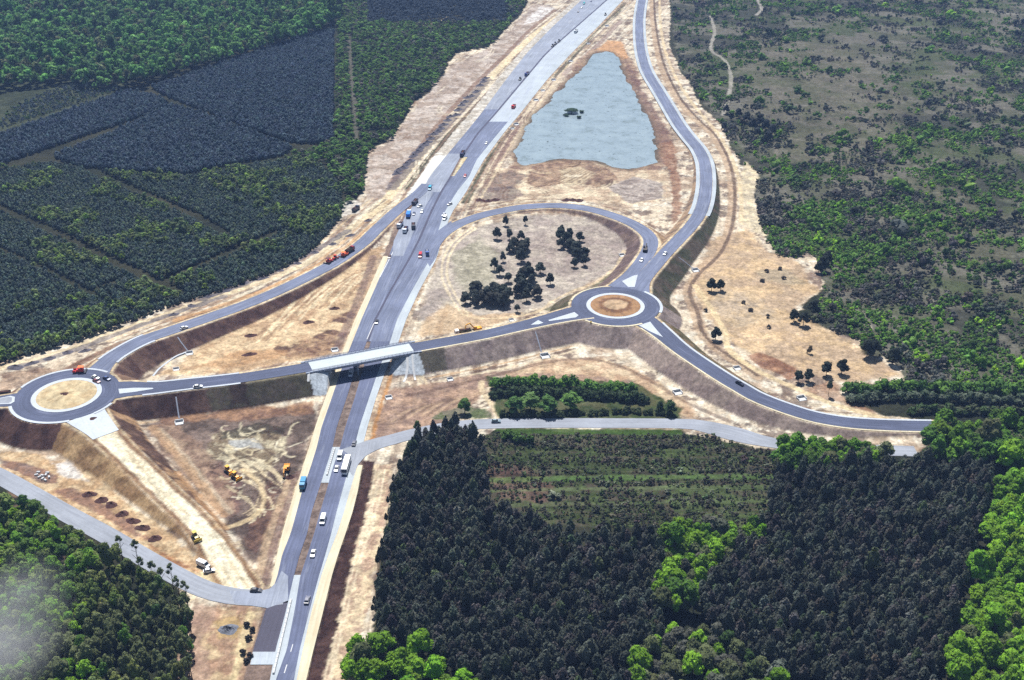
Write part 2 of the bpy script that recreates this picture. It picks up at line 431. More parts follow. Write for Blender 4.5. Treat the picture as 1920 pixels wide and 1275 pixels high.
mix_in(i_s, sstep(0.50, 0.36, along) * (0.45 - 0.4 * sstep(70, 110, dax)), alb((250, 240, 216)))
# north-west strip: pale sand beside the wood, cream haul track, brown ground
paint([(683, 350), (690, 290), (740, 258), (785, 190), (850, 120), (920, 90), (960, 50), (1000, 8), (1040, 10), (990, 62), (930, 130), (870, 190), (800, 270), (740, 340), (700, 380)], (214, 200, 188), 3, 5, 0.9, (184, 164, 148), 9)
paint([(986, 34), (1014, 12), (1040, 14), (1030, 32), (1000, 42), (984, 46)], (250, 246, 240), 2, 3, 0.9, (214, 204, 196), 5)
line([(1085, 5), (1045, 32), (1000, 66), (955, 108), (905, 160), (860, 205), (810, 262), (765, 320), (738, 358), (715, 385), (690, 405)], 8, (252, 232, 190), 1.6, 1.0, 1.2)
line([(1040, 18), (990, 60), (940, 110), (880, 168), (820, 236), (775, 292), (735, 340)], 5, (160, 128, 108), 2, 0.95, 1.5)
line([(913, 150), (870, 198), (830, 240), (790, 285), (752, 330), (735, 352)], 9, (118, 108, 114), 2, 0.85, 2)
line([(900, 190), (850, 240), (800, 300), (762, 345), (740, 375)], 4, (226, 206, 180), 2, 0.8, 1.5)
line([(1085, 10), (1039, 45), (1007, 75), (973, 113), (930, 160), (887, 206), (827, 270), (790, 317), (764, 352)], 6, (74, 76, 52), 1, 1.0, 0.8)
line([(935, 268), (900, 317), (884, 352), (871, 378)], 7, (86, 88, 62), 1.5, 0.95, 1)
line([(1170, 5), (1154, 25), (1122, 52), (1091, 85), (1056, 124), (1022, 157), (987, 200), (960, 238), (935, 268)], 7.5, (94, 94, 72), 2, 0.95, 1.2)
line([(1163, 40), (1120, 85), (1080, 118), (1045, 150), (1010, 190), (985, 225), (955, 262), (930, 300)], 6, (176, 150, 140), 2, 0.8, 1.5)
paint([(985, 205), (1003, 210), (985, 245), (950, 292), (925, 318), (918, 305), (945, 262)], (150, 122, 112), 2, 2, 0.9, (178, 150, 132), 4)
# around the pond
POND = [(1100, 127), (1117, 103), (1137, 98), (1155, 110), (1170, 150), (1190, 187), (1213, 227), (1222, 262), (1226, 303), (1180, 318), (1140, 308), (1113, 300), (1057, 297), (1013, 304), (984, 308), (972, 285), (988, 247), (1007, 217), (1040, 180), (1073, 150)]
paint([(1085, 110), (1110, 92), (1140, 82), (1165, 75), (1175, 100), (1200, 140), (1195, 180), (1230, 230), (1262, 255), (1270, 300), (1230, 320), (1180, 330), (1140, 322), (1000, 322), (950, 330), (975, 250), (1020, 185), (1060, 150)], (196, 168, 140), 3, 4, 0.9, (150, 116, 102), 9)
paint([(1120, 92), (1140, 75), (1168, 78), (1178, 110), (1160, 112), (1140, 98)], (226, 176, 128), 3, 3, 0.9)
paint([(1172, 110), (1192, 140), (1215, 185), (1245, 230), (1262, 262), (1255, 310), (1232, 300), (1224, 255), (1195, 190)], (138, 106, 98), 3, 4, 0.85, (166, 134, 118), 6)
paint([(1005, 150), (1060, 140), (1035, 178), (1000, 215), (975, 270), (950, 290), (975, 235)], (232, 214, 186), 2, 3, 0.9)
paint([(1230, 270), (1262, 262), (1275, 330), (1278, 400), (1262, 420), (1258, 330)], (160, 116, 92), 2, 3, 0.85, (190, 150, 122), 5)
paint([(930, 315), (1000, 318), (1030, 300), (1080, 300), (1120, 305), (1160, 320), (1250, 318), (1260, 370), (1180, 385), (1050, 372), (930, 380), (890, 378), (905, 340)], (206, 180, 152), 3, 4, 0.95, (238, 220, 188), 8)
paint([(1010, 305), (1060, 296), (1110, 302), (1150, 322), (1160, 335), (1120, 350), (1080, 340), (1040, 345), (1000, 352), (985, 335)], (138, 106, 92), 2, 4, 0.85, (190, 158, 130), 6)
paint([(1050, 318), (1090, 312), (1120, 326), (1090, 345), (1055, 345)], (232, 214, 178), 3, 4, 0.7)
paint([(1135, 350), (1190, 332), (1240, 340), (1245, 372), (1180, 380)], (196, 184, 176), 2, 3, 0.85, (160, 146, 140), 6)
paint([(905, 338), (960, 318), (990, 330), (960, 352), (915, 360)], (150, 122, 112), 2, 4, 0.7, (110, 96, 96), 5)
paint([(900, 352), (960, 348), (985, 365), (950, 376), (895, 378)], (122, 108, 110), 2, 4, 0.6)
for k in range(9):
    line([(1000 + k * 14, 352 - k * 2), (1040 + k * 12, 335 - k * 2), (1075 + k * 9, 318 - k)], 1.2, (146, 116, 96), 1, 0.7, 1, seed=k)
# wheel ruts of the machines, swept across the sand
rr = random.Random(5)
for k in range(230):
    zone = rr.choice([(300, 700, 570, 690), (290, 570, 770, 1060), (880, 1270, 300, 400), (720, 1200, 690, 790), (1290, 1640, 430, 720), (700, 1000, 20, 380), (20, 430, 860, 1080), (340, 480, 1120, 1270), (660, 740, 870, 1270), (800, 1180, 420, 620)])
    px = rr.uniform(zone[0], zone[1]); py = rr.uniform(zone[2], zone[3]); a = rr.gauss(2.0 if zone[0] == 700 else 2.3 if px < 700 else 0.4, 0.6); ln_ = rr.uniform(18, 60); cv = rr.gauss(0, 0.5)
    pp = [(px, py)]
    for j in range(4):
        pp.append((pp[-1][0] + ln_ / 4 * math.cos(a), pp[-1][1] + 0.55 * ln_ / 4 * math.sin(a))); a += cv
    line(pp, rr.uniform(.8, 1.5), rr.choice([(250, 238, 210), (246, 226, 186), (142, 112, 94), (110, 84, 72), (168, 136, 112)]), .7, 0.75, 0.8, seed=300 + k, twin=rr.choice([0, 1.3, 1.4]))
# grading lines that follow the roads
def beside(nm, off, width, col, lo=0.0, hi=1.0, alpha=0.8, rag=0.9):
    P = ROADS[nm] if isinstance(nm, str) else nm
    P = P[int(lo * len(P)):max(int(hi * len(P)), int(lo * len(P)) + 3)][::3]
    T = np.gradient(P[:, :2], axis=0); T /= np.hypot(T[:, 0], T[:, 1])[:, None]
    line(P[:, :2] + np.stack([-T[:, 1], T[:, 0]], 1) * off, width, col, .7, alpha, rag, seed=int(abs(off) * 7), world=True)
for off, w_, c in ((8.5, 2.2, (250, 234, 196)), (11.5, 1.2, (158, 120, 94)), (14, 2.0, (232, 192, 144)), (17, 1.4, (128, 112, 108)), (20, 2.4, (250, 238, 208)), (23.5, 1.2, (176, 140, 112)), (26.5, 1.6, (240, 214, 172))):
    beside('slip_road', off, w_, c, .12, .92)
for off, w_, c in ((-20, 1.6, (214, 176, 132)), (-22.5, 1.0, (128, 100, 84)), (-25, 1.4, (240, 222, 186))):
    beside('overpass_road', off, w_, c, .05, .9)
for off, w_, c in ((-19, 1.8, (216, 182, 140)), (-22, 1.4, (112, 86, 76)), (-25, 1.2, (200, 160, 122))):
    beside('bridge_approach', off, w_, c, .1, .85)
for off, w_, c in ((8, 1.6, (214, 166, 116)), (10.5, 1.4, (250, 236, 198)), (13, 1.0, (150, 116, 90))):
    beside('east_road', off, w_, c, .3, .95)
for off, w_, c in ((-15, 1.4, (240, 214, 166)), (-17.5, 1.2, (158, 118, 86)), (-20, 1.6, (232, 200, 148)), (-23, 1.0, (176, 136, 100)), (12, 1.2, (196, 150, 108)), (14.5, 1.0, (126, 96, 80))):
    beside('haul_road', off, w_, c, .25, .85)
for off, w_, c in ((9, 1.6, (200, 164, 128)), (13, 1.2, (250, 236, 204)), (16, 1.0, (150, 116, 94))):
    beside('loop_ramp', -off, w_, c, .1, .75); beside('loop_ramp', off * .9, w_, c, .2, .8, .5)
axis = smooth(MW_AXIS, 6.0)
for off, w_, c in ((19, 1.8, (142, 112, 100)), (22, 1.2, (236, 214, 180)), (24.5, 1.6, (170, 136, 116)), (27.5, 1.0, (246, 230, 200)), (-21, 1.4, (176, 142, 118)), (-24, 1.2, (244, 226, 192)), (-27, 1.2, (150, 120, 104)), (-30, 1.4, (240, 218, 180))):
    beside(axis, off, w_, c, .28, .62, .8); beside(axis, off * 1.15, w_, c, .62, .97, .65)
# inside the loop
paint([(842, 560), (800, 605), (782, 600), (800, 540), (832, 470), (880, 432), (960, 408), (1060, 400), (1140, 415), (1190, 440), (1200, 460), (1180, 490), (1100, 530), (1020, 575), (960, 592), (880, 600)], (186, 172, 162), 4, 4, 0.95, (206, 194, 178), 9)
paint([(850, 470), (900, 440), (930, 470), (920, 540), (870, 545), (845, 520)], (196, 190, 166), 6, 8, 0.7, (160, 156, 130), 5)
paint([(1000, 440), (1140, 420), (1180, 450), (1170, 490), (1060, 520), (1000, 500)], (174, 158, 150), 8, 8, 0.8, (198, 184, 170), 6)
paint([(840, 570), (900, 590), (1000, 580), (960, 600), (840, 625), (790, 630), (780, 610)], (214, 180, 138), 3, 4, 0.7)
line([(887, 428), (855, 452), (838, 480), (833, 515), (846, 548), (862, 575), (872, 588)], 1.6, (242, 224, 188), .8, 0.95, 0.6, twin=1.6)
line([(870, 590), (907, 597), (975, 592), (1017, 580), (1033, 566), (1075, 545), (1125, 525), (1160, 493), (1170, 470)], 2.4, (236, 212, 172), 1, 0.9, 0.8)
paint([(1020, 580), (1060, 556), (1110, 537), (1125, 540), (1075, 570), (1030, 583)], (132, 128, 100), 1, 1.5, 0.85)
paint([(1110, 535), (1150, 510), (1180, 478), (1190, 482), (1165, 515), (1125, 540)], (126, 122, 92), 1, 1.5, 0.85)
# triangle west of the motorway, north of the bridge road
paint([(290, 705), (330, 680), (420, 620), (560, 560), (690, 470), (720, 460), (690, 560), (640, 650), (590, 672), (440, 698)], (236, 208, 166), 3, 4, 0.95, (206, 172, 134), 8)
for k in range(16):
    a = 470 + k * 13
    line([(a, 640 - k * 7 + (k % 3) * 8), (a + 45, 600 - k * 7), (a + 80, 560 - k * 5)], 1.2, [(176, 140, 110), (250, 234, 196)][k % 2], 1, 0.75, 1.2, seed=40 + k)
for c in ((640, 600), (600, 632), (622, 622), (645, 628), (560, 650), (590, 655), (610, 645), (530, 655), (655, 590)):
    q = [(c[0] + r * math.cos(a) * 2.0, c[1] + r * math.sin(a) * 0.8) for a, r in [(j * 0.7, 6 + 3 * random.random()) for j in range(9)]]
    paint(q, (112, 84, 76), 1, 2, 0.9, (140, 106, 92), 3)
paint([(540, 665), (560, 636), (640, 618), (640, 650), (600, 668)], (146, 110, 94), 3, 4, 0.75, (196, 160, 126), 4)
paint([(350, 690), (450, 655), (540, 655), (520, 672), (420, 690)], (208, 162, 116), 3, 4, 0.6)
line([(700, 480), (680, 540), (655, 600), (632, 655)], 5, (142, 116, 110), 2, 0.85, 1)
line([(712, 480), (690, 540), (668, 597), (645, 650)], 3, (196, 164, 136), 1.5, 0.7, 1)
# triangle south of the bridge road
paint([(262, 795), (350, 775), (470, 765), (585, 758), (595, 790), (560, 880), (520, 960), (490, 1070), (460, 1040), (420, 970), (330, 870)], (140, 120, 110), 3, 4, 0.95, (100, 84, 78), 8)
paint([(395, 815), (480, 800), (540, 805), (545, 850), (500, 900), (450, 905), (400, 860)], (216, 204, 172), 2, 6, 0.9, (150, 132, 108), 4)
paint([(410, 808), (480, 795), (535, 800), (530, 812), (450, 822), (415, 822)], (86, 80, 70), 1.5, 3, 0.8)
paint([(430, 826), (480, 818), (490, 838), (440, 845)], (196, 198, 196), 2, 3, 0.85)
paint([(372, 880), (415, 865), (455, 900), (450, 960), (420, 968), (395, 925)], (124, 94, 90), 2, 4, 0.9, (150, 118, 106), 5)
paint([(470, 970), (500, 900), (522, 905), (508, 980), (480, 1040), (462, 1020)], (112, 84, 76), 2, 3, 0.85, (148, 114, 98), 4)
paint([(270, 800), (330, 790), (420, 880), (440, 960), (400, 950), (340, 880)], (170, 138, 116), 2, 4, 0.6, (206, 176, 146), 5)
paint([(300, 775), (480, 764), (590, 752), (585, 772), (480, 785), (300, 795)], (190, 146, 110), 2, 4, 0.7, (150, 112, 92), 5)
line([(300, 805), (340, 850), (385, 905), (430, 960)], 3, (214, 196, 168), 1.2, 0.8, 1)
line([(285, 800), (330, 850), (378, 910), (420, 965)], 4, (206, 168, 128), 1.5, 0.8, 1)
rr = random.Random(9)
for k in range(90):                                     # the scribble of bulldozer ruts
    px = rr.uniform(405, 550); py = rr.uniform(805, 965); a = rr.uniform(0, 6.28); pp = [(px, py)]; cv = rr.gauss(0, .5)
    for j in range(4): pp.append((pp[-1][0] + 7 * math.cos(a), pp[-1][1] + 4.5 * math.sin(a))); a += cv
    if px - 405 < (py - 880) * 0.7 or px > 575 - (py - 800) * .25: continue
    line(pp, rr.uniform(.7, 1.2), rr.choice([(234, 222, 188), (244, 234, 206), (226, 210, 172), (92, 74, 68)]), .6, .85, .6, seed=500 + k)
for k in range(7):
    line([(455 + k * 4, 900 - k * 5), (478 + k * 3, 905 - k * 2), (492 - k, 925 + k), (490 - k * 2, 948), (470 - k * 2, 968 - k)], .9, [(228, 206, 170), (90, 70, 64)][k % 2], .6, .85, .5, seed=600 + k)
for k in range(14):
    a = 440 + (k * 37) % 90; b = 850 + (k * 23) % 80
    line([(a - 25, b - 10), (a, b + 6), (a + 22, b + 24 + k % 5), (a + 30, b + 45)], 1.0, [(232, 214, 176), (96, 76, 68)][k % 2], .8, 0.8, 1.2, seed=70 + k)
line([(455, 880), (480, 900), (494, 922), (492, 950), (470, 972), (420, 990), (395, 993)], 2.2, (232, 208, 164), 1, 0.9, 0.7)
line([(545, 900), (520, 960), (500, 1020), (488, 1075)], 4, (206, 176, 142), 2, 0.8, 1)
line([(560, 885), (535, 955), (512, 1030), (498, 1090)], 3.2, (140, 110, 102), 1.5, 0.8, .8)
# south-west corner between village road and haul road
paint([(0, 845), (70, 852), (150, 870), (230, 930), (330, 1010), (400, 1090), (330, 1075), (200, 990), (100, 930), (0, 882)], (232, 204, 162), 2, 3, 0.95, (206, 170, 128), 6)
paint([(0, 860), (40, 866), (85, 878), (112, 893), (108, 905), (85, 908), (40, 888), (0, 874)], (146, 122, 116), 1, 1.5, 0.9, (160, 122, 104), 5)
paint([(85, 862), (120, 866), (150, 885), (165, 900), (130, 895), (100, 878)], (238, 232, 224), 2, 3, 0.9)
paint([(105, 920), (135, 912), (165, 925), (200, 950), (250, 985), (280, 1010), (250, 1005), (190, 968), (140, 940)], (176, 134, 112), 1.5, 2, 0.85, (150, 116, 102), 5)
paint([(280, 1020), (330, 1050), (370, 1062), (385, 1080), (350, 1072), (300, 1045)], (160, 104, 72), 2, 2.5, 0.85, (206, 160, 112), 5)
paint([(370, 1085), (400, 1060), (440, 1060), (470, 1095), (440, 1110), (400, 1104)], (238, 218, 172), 2, 3, 0.9)
# south edge west of the motorway
paint([(340, 1275), (360, 1150), (400, 1140), (470, 1140), (490, 1150), (470, 1240), (510, 1280), (420, 1290)], (226, 198, 156), 3, 4, 0.9, (190, 152, 124), 7)
paint([(335, 1290), (352, 1190), (365, 1130), (400, 1140), (380, 1200), (400, 1275)], (196, 166, 144), 2, 4, 0.8, (170, 140, 124), 5)
paint([(400, 1165), (440, 1155), (460, 1175), (445, 1195), (410, 1195)], (206, 176, 124), 1.5, 1.5, 0.85)
line([(470, 1150), (455, 1200), (445, 1250), (430, 1290)], 3, (246, 226, 176), 1.2, 0.85, 1)
# east of the motorway, south of the bridge road
paint([(720, 735), (800, 720), (900, 700), (1000, 690), (1150, 700), (1290, 770), (1200, 760), (920, 700), (905, 740), (850, 790), (760, 812), (690, 830), (700, 790)], (196, 162, 136), 2, 4, 0.9, (168, 138, 122), 8)
paint([(950, 700), (1020, 672), (1110, 670), (1190, 690), (1280, 745), (1310, 780), (1260, 775), (1190, 715), (1060, 700)], (232, 206, 168), 2, 3, 0.85, (204, 170, 136), 6)
line([(770, 740), (860, 720), (940, 700), (1020, 680), (1090, 672), (1150, 682), (1210, 708), (1290, 755), (1370, 790)], 2.5, (130, 104, 92), 1.2, 0.7, 0.8)
line([(903, 715), (905, 735), (918, 752), (932, 772), (938, 785)], 3.2, (240, 218, 178), 1, 0.95, 0.5)
paint([(916, 705), (1195, 718), (1275, 765), (1275, 788), (935, 788), (920, 745)], (70, 92, 46), 1.5, 2.5, 0.95, (100, 104, 66), 6)
paint([(830, 770), (870, 762), (915, 770), (925, 785), (840, 788), (810, 785)], (88, 110, 62), 1.5, 2.5, 0.9, (140, 136, 116), 5)
paint([(930, 804), (1280, 806), (1280, 815), (930, 813)], (84, 116, 48), 1, 1, 0.9)
for k in range(10):
    line([(735 + k * 14, 790 - k * 3), (765 + k * 15, 768 - k * 3), (800 + k * 16, 760 - k * 4)], 1.2, [(214, 184, 150), (150, 122, 104)][k % 2], .8, 0.7, 1, seed=90 + k)
# slope of the cutting east of the motorway, south end
def mw_off(k, lo, hi, o0, o1):
    rows = np.arange(lo, hi + 1, 15.0); o = np.argsort(MW[:, 0]); e = np.interp(rows, MW[o, 0], MW[o, k])
    return [(a + b, r) for a, r, b in zip(e, rows, np.full(len(rows), o0))] + [(a + o1 * (1 + 0.55 * max(0, min(1, (r - 880) / 260))), r) for a, r in zip(e[::-1], rows[::-1])]
paint(mw_off(7, 870, 1400, 1, 55), (196, 164, 140), 1.5, 2, 0.9, (236, 214, 176), 4)
for off in (26, 34, 44):
    line([(p[0], p[1]) for p in mw_off(7, 880, 1390, off, off)[:35]], 1.3, (246, 230, 198), .8, 0.8, 0.8, seed=int(off))
paint(mw_off(7, 865, 1400, 0.5, 19), (72, 50, 50), 0.8, 1.2, 0.95, (92, 66, 60), 5)
paint(mw_off(7, 690, 840, 0, 9), (206, 150, 92), 1, 1, 0.9)
# heath east of the north road
paint([(1305, 545), (1290, 530), (1330, 450), (1400, 430), (1440, 470), (1500, 490), (1530, 540), (1490, 590), (1600, 640), (1680, 700), (1580, 720), (1450, 690), (1360, 640)], (226, 194, 150), 4, 5, 0.9, (204, 176, 144), 10)
paint([(1340, 540), (1420, 545), (1450, 600), (1380, 610), (1330, 580)], (198, 180, 156), 4, 6, 0.7, (220, 194, 156), 6)
paint([(1410, 505), (1480, 500), (1500, 530), (1430, 530)], (186, 172, 144), 4, 6, 0.6)
paint([(1420, 660), (1480, 680), (1510, 700), (1480, 712), (1430, 690), (1405, 668)], (146, 98, 76), 2, 4, 0.85, (180, 134, 104), 5)
paint([(1500, 725), (1560, 715), (1590, 745), (1640, 775), (1560, 752)], (176, 136, 108), 2, 4, 0.7)
paint([(1395, 300), (1425, 325), (1412, 365), (1432, 440), (1395, 420), (1385, 350)], (244, 226, 186), 2, 4, 0.85, (214, 200, 172), 5)
line([(1222, -20), (1224, 30), (1230, 80), (1243, 133), (1270, 185), (1305, 225), (1330, 245), (1350, 275), (1368, 317), (1374, 367), (1368, 425), (1347, 475), (1307, 515), (1291, 548), (1303, 582), (1316, 622), (1347, 655), (1380, 677), (1420, 706)], 6.5, (208, 178, 146), 2, 0.9, 1)
line([(1226, -20), (1228, 30), (1236, 85), (1250, 133), (1277, 185), (1312, 225), (1337, 248), (1355, 275), (1372, 317), (1378, 367), (1372, 425), (1350, 475), (1309, 515), (1293, 548), (1307, 582), (1318, 622), (1347, 653), (1380, 674), (1420, 703)], 2.4, (120, 98, 86), 1, 0.95, 0.4)
line([(1236, -20), (1240, 60), (1256, 120), (1285, 175), (1322, 222), (1350, 255), (1372, 295), (1388, 350), (1390, 420)], 3, (244, 220, 176), 1.5, 0.85, 1)
line([(1303, 535), (1323, 562), (1343, 592), (1360, 625), (1367, 655), (1413, 690), (1480, 722), (1563, 757), (1663, 784)], 3.6, (242, 218, 172), 1.2, 0.95, 0.6)
line([(1415, -10), (1428, 15), (1418, 28)], 4, (196, 190, 180), 2, 0.9, 1)
line([(1332, 30), (1340, 60), (1333, 92), (1358, 112), (1370, 140), (1367, 178), (1355, 215)], 3.6, (190, 184, 172), 1.5, 0.9, 1)
line([(1820, 20), (1870, 24), (1930, 28)], 4, (176, 172, 160), 2, 0.8, 1)
line([(1445, 330), (1455, 290), (1450, 250)], 3, (150, 140, 128), 2, 0.6, 1)
line([(652, 30), (655, 100), (664, 170), (668, 260)], 5, (128, 124, 112), 2, 0.8, 1)
# west strip beside the plantation, grey spoil
line([(-80, 705), (0, 690), (100, 664), (200, 628), (300, 592), (420, 552), (520, 517), (600, 478), (660, 425), (720, 385)], 5, (240, 220, 180), 2, 0.9, 1.2)
line([(20, 690), (90, 672), (160, 648), (240, 618), (330, 585), (420, 555)], 4.5, (140, 132, 134), 1.5, 0.9, 1.5)
line([(380, 560), (450, 535), (520, 505), (590, 470), (650, 432)], 5, (130, 124, 128), 1.5, 0.9, 1.8)
line([(130, 690), (200, 655), (300, 615), (380, 585)], 5, (142, 104, 84), 2, 0.9, 2)
line([(330, 600), (450, 560), (560, 515), (640, 470), (700, 420)], 4, (224, 176, 124), 1.5, 0.9, 1.2)
paint([(0, 700), (60, 690), (140, 690), (80, 705), (0, 735)], (150, 122, 104), 2, 3, 0.8, (190, 160, 134), 5)
paint([(636, 380), (660, 372), (680, 380), (670, 400), (640, 405)], (232, 226, 214), 2, 3, 0.8)
# work yard beside the carriageway
paint([(735, 470), (742, 435), (760, 405), (790, 370), (800, 380), (770, 430), (745, 478)], (206, 190, 160), 1.5, 2, 0.8)
paint([(740, 385), (760, 372), (768, 388), (735, 425), (720, 430)], (206, 160, 120), 1.5, 2, 0.7)

# ================================================================== heights: embankments, pond, motorway bed
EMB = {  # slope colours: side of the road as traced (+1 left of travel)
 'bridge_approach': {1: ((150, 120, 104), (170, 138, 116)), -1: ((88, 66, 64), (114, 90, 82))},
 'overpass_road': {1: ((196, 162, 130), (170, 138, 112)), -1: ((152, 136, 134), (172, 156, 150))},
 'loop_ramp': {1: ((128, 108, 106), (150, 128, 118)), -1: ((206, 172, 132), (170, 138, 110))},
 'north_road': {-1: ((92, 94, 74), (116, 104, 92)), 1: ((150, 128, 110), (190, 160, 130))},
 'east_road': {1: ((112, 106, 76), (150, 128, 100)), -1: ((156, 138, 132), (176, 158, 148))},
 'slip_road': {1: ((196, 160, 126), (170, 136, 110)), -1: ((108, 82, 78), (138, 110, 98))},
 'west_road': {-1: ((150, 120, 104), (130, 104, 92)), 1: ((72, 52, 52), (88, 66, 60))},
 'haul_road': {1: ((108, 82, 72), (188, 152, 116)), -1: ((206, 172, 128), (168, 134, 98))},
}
CARVE = 0.15
on_road = np.zeros(len(X), bool); hr = np.full(len(X), -9.0)
bestE = np.full(len(X), -9.0)
emb_col = COL.copy(); emb_w = np.zeros(len(X))
SL = 1.5
for nm, P in ROADS.items():
    rad = 7.5 * SL + 14
    i = near(P[:, :2], rad); x, y = X[i], Y[i]
    n = len(P); bd = np.full(len(i), 1e9); bz = np.zeros(len(i)); bh = np.zeros(len(i)); bs = np.zeros(len(i))
    for k in range(n - 1):
        x1, y1, z1, h1 = P[k]; x2, y2, z2, h2 = P[k + 1]
        dx, dy = x2 - x1, y2 - y1; L2 = dx * dx + dy * dy + 1e-9
        t = np.clip(((x - x1) * dx + (y - y1) * dy) / L2, 0, 1)
        d = np.hypot(x - x1 - t * dx, y - y1 - t * dy); m = d < bd
        bd = np.where(m, d, bd); bz = np.where(m, z1 + (z2 - z1) * t, bz); bh = np.where(m, h1 + (h2 - h1) * t, bh)
        bs = np.where(m, np.sign(dx * (y - y1) - dy * (x - x1)), bs)
    inside = bd < bh + 0.4
    e = np.where(inside, bz - CARVE, bz - 0.12 - np.maximum(0, bd - bh - 1.6) / SL)
    on = inside & (bz - CARVE > hr[i]) ; hr[i] = np.where(inside, np.maximum(hr[i], bz - CARVE), hr[i]); on_road[i] |= inside
    m = e > bestE[i]; bestE[i] = np.where(m, e, bestE[i])
    if nm in EMB:
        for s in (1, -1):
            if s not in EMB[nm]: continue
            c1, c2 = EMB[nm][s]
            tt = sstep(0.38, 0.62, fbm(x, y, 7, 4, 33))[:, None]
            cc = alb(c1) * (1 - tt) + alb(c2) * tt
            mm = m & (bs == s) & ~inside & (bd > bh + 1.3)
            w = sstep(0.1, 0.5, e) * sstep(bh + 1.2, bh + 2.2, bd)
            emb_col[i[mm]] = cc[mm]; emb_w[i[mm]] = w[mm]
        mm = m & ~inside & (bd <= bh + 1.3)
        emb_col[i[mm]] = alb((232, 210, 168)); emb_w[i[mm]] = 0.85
for c in (RA_L, RA_R):
    i = near(np.array([c]), R_RING + 20); d = np.hypot(X[i] - c[0], Y[i] - c[1])
    inside = d < R_RING + 0.4
    e = np.where(inside, ZD - CARVE, ZD - 0.12 - np.maximum(0, d - R_RING - 1.8) / SL)
    hr[i] = np.where(inside, ZD - CARVE, hr[i]); on_road[i] |= inside
    m = e > bestE[i] + 1e-6; bestE[i] = np.where(m, e, bestE[i])
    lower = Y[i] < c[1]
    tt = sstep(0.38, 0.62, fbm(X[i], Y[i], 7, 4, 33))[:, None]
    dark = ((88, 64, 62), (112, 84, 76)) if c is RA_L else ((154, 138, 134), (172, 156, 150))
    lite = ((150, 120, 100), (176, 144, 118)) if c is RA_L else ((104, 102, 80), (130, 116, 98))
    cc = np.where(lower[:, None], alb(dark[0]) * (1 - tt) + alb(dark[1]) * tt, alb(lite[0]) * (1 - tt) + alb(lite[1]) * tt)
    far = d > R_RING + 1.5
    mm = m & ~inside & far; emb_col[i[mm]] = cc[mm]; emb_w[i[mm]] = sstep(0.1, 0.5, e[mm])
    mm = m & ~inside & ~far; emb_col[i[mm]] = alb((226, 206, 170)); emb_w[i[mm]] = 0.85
bump = 0.16 * (n_small - 0.5)
H = np.maximum(H, np.where(bestE > -0.3, bestE + np.where(bestE > 0.5, bump, 0), -9))
H = np.where(on_road, hr, H)
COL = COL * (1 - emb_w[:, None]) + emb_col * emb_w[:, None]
# grassed ends of the embankments beside the bridge
for q, z in (([(388, 732), (578, 702), (590, 760), (480, 770), (400, 776)], 3.5), ([(775, 668), (832, 655), (838, 712), (778, 716)], 3.5)):
    paint(q, (104, 98, 88), 1.5, 2, 0.75, (100, 100, 80), 5, z=z, keep=(H > 0.6).astype(float))
paint([(430, 722), (462, 718), (462, 748), (432, 752)], (76, 54, 56), 1, 2, 0.7, z=4)
# motorway bed: nothing rises into it
i = near(MW_POLY, 1); inb = in_poly(X[i], Y[i], MW_POLY)
H[i[inb]] = 0.10; on_road[i[inb]] = True
COL[i[inb]] = alb((156, 134, 122)) * (0.85 + 0.3 * fbm(X[i[inb]], Y[i[inb]], 4, 3, 8))[:, None]
d, _, _ = poly_dist(X[i], Y[i], MW_POLY)
# sand verges, chalk and median soil along the carriageways
def strip_paint(k0, k1, lo, hi, col, col2, e0=0.0, e1=0.0, rag=1.0, soft=0.8, alpha=0.95, sc_=4):
    a, b = mw_band(k0, k1, 0.3, lo, hi); px0 = np.column_stack(project(a[:, 0], a[:, 1], 0.3)); px1 = np.column_stack(project(b[:, 0], b[:, 1], 0.3))
    px0[:, 0] += e0; px1[:, 0] += e1
    paint(np.vstack([px0, px1[::-1]]), col, soft, rag, alpha, col2, sc_, z=0.3)
strip_paint(6, 1, 480, 1100, (246, 228, 184), (226, 196, 146), 0, 2); strip_paint(6, 1, 480, 1100, (252, 246, 226), (246, 232, 196), 7, 2, .6)
strip_paint(6, 1, 285, 372, (250, 248, 240), (226, 218, 200), -2, 2, 2, 1.5); strip_paint(6, 1, -50, 290, (232, 226, 214), (206, 196, 180), 0, 2, 1.5)
strip_paint(5, 7, 872, 1400, (244, 232, 196), (224, 202, 158), -2, 0); strip_paint(5, 7, -50, 838, (226, 206, 176), (190, 160, 132), -2, 1)
strip_paint(2, 3, 640, 1078, (122, 106, 100), (156, 138, 128), 1.5, -1.5, .4, .5, .9, 3)
strip_paint(2, 3, 294, 330, (240, 230, 196), (226, 206, 160), 4, 0, .5)
paint(mw_off(7, 865, 1400, -1, 21), (84, 60, 58), 0.8, 1.5, 0.97, (104, 78, 72), 5, z=0.0)
line([(p[0], p[1]) for p in mw_off(7, 880, 1390, 2, 2)[:35]], 1.0, (60, 42, 42), .6, 0.8, 0.5)
paint([(214, 792), (250, 792), (312, 852), (322, 874), (300, 870), (262, 838), (228, 815)], (98, 74, 68), 1.2, 1.5, 0.9, (120, 94, 84), 5, z=3.0)
line([(330, 880), (380, 940), (420, 985)], 3, (196, 152, 108), 1, .8, 1, z=1.5)
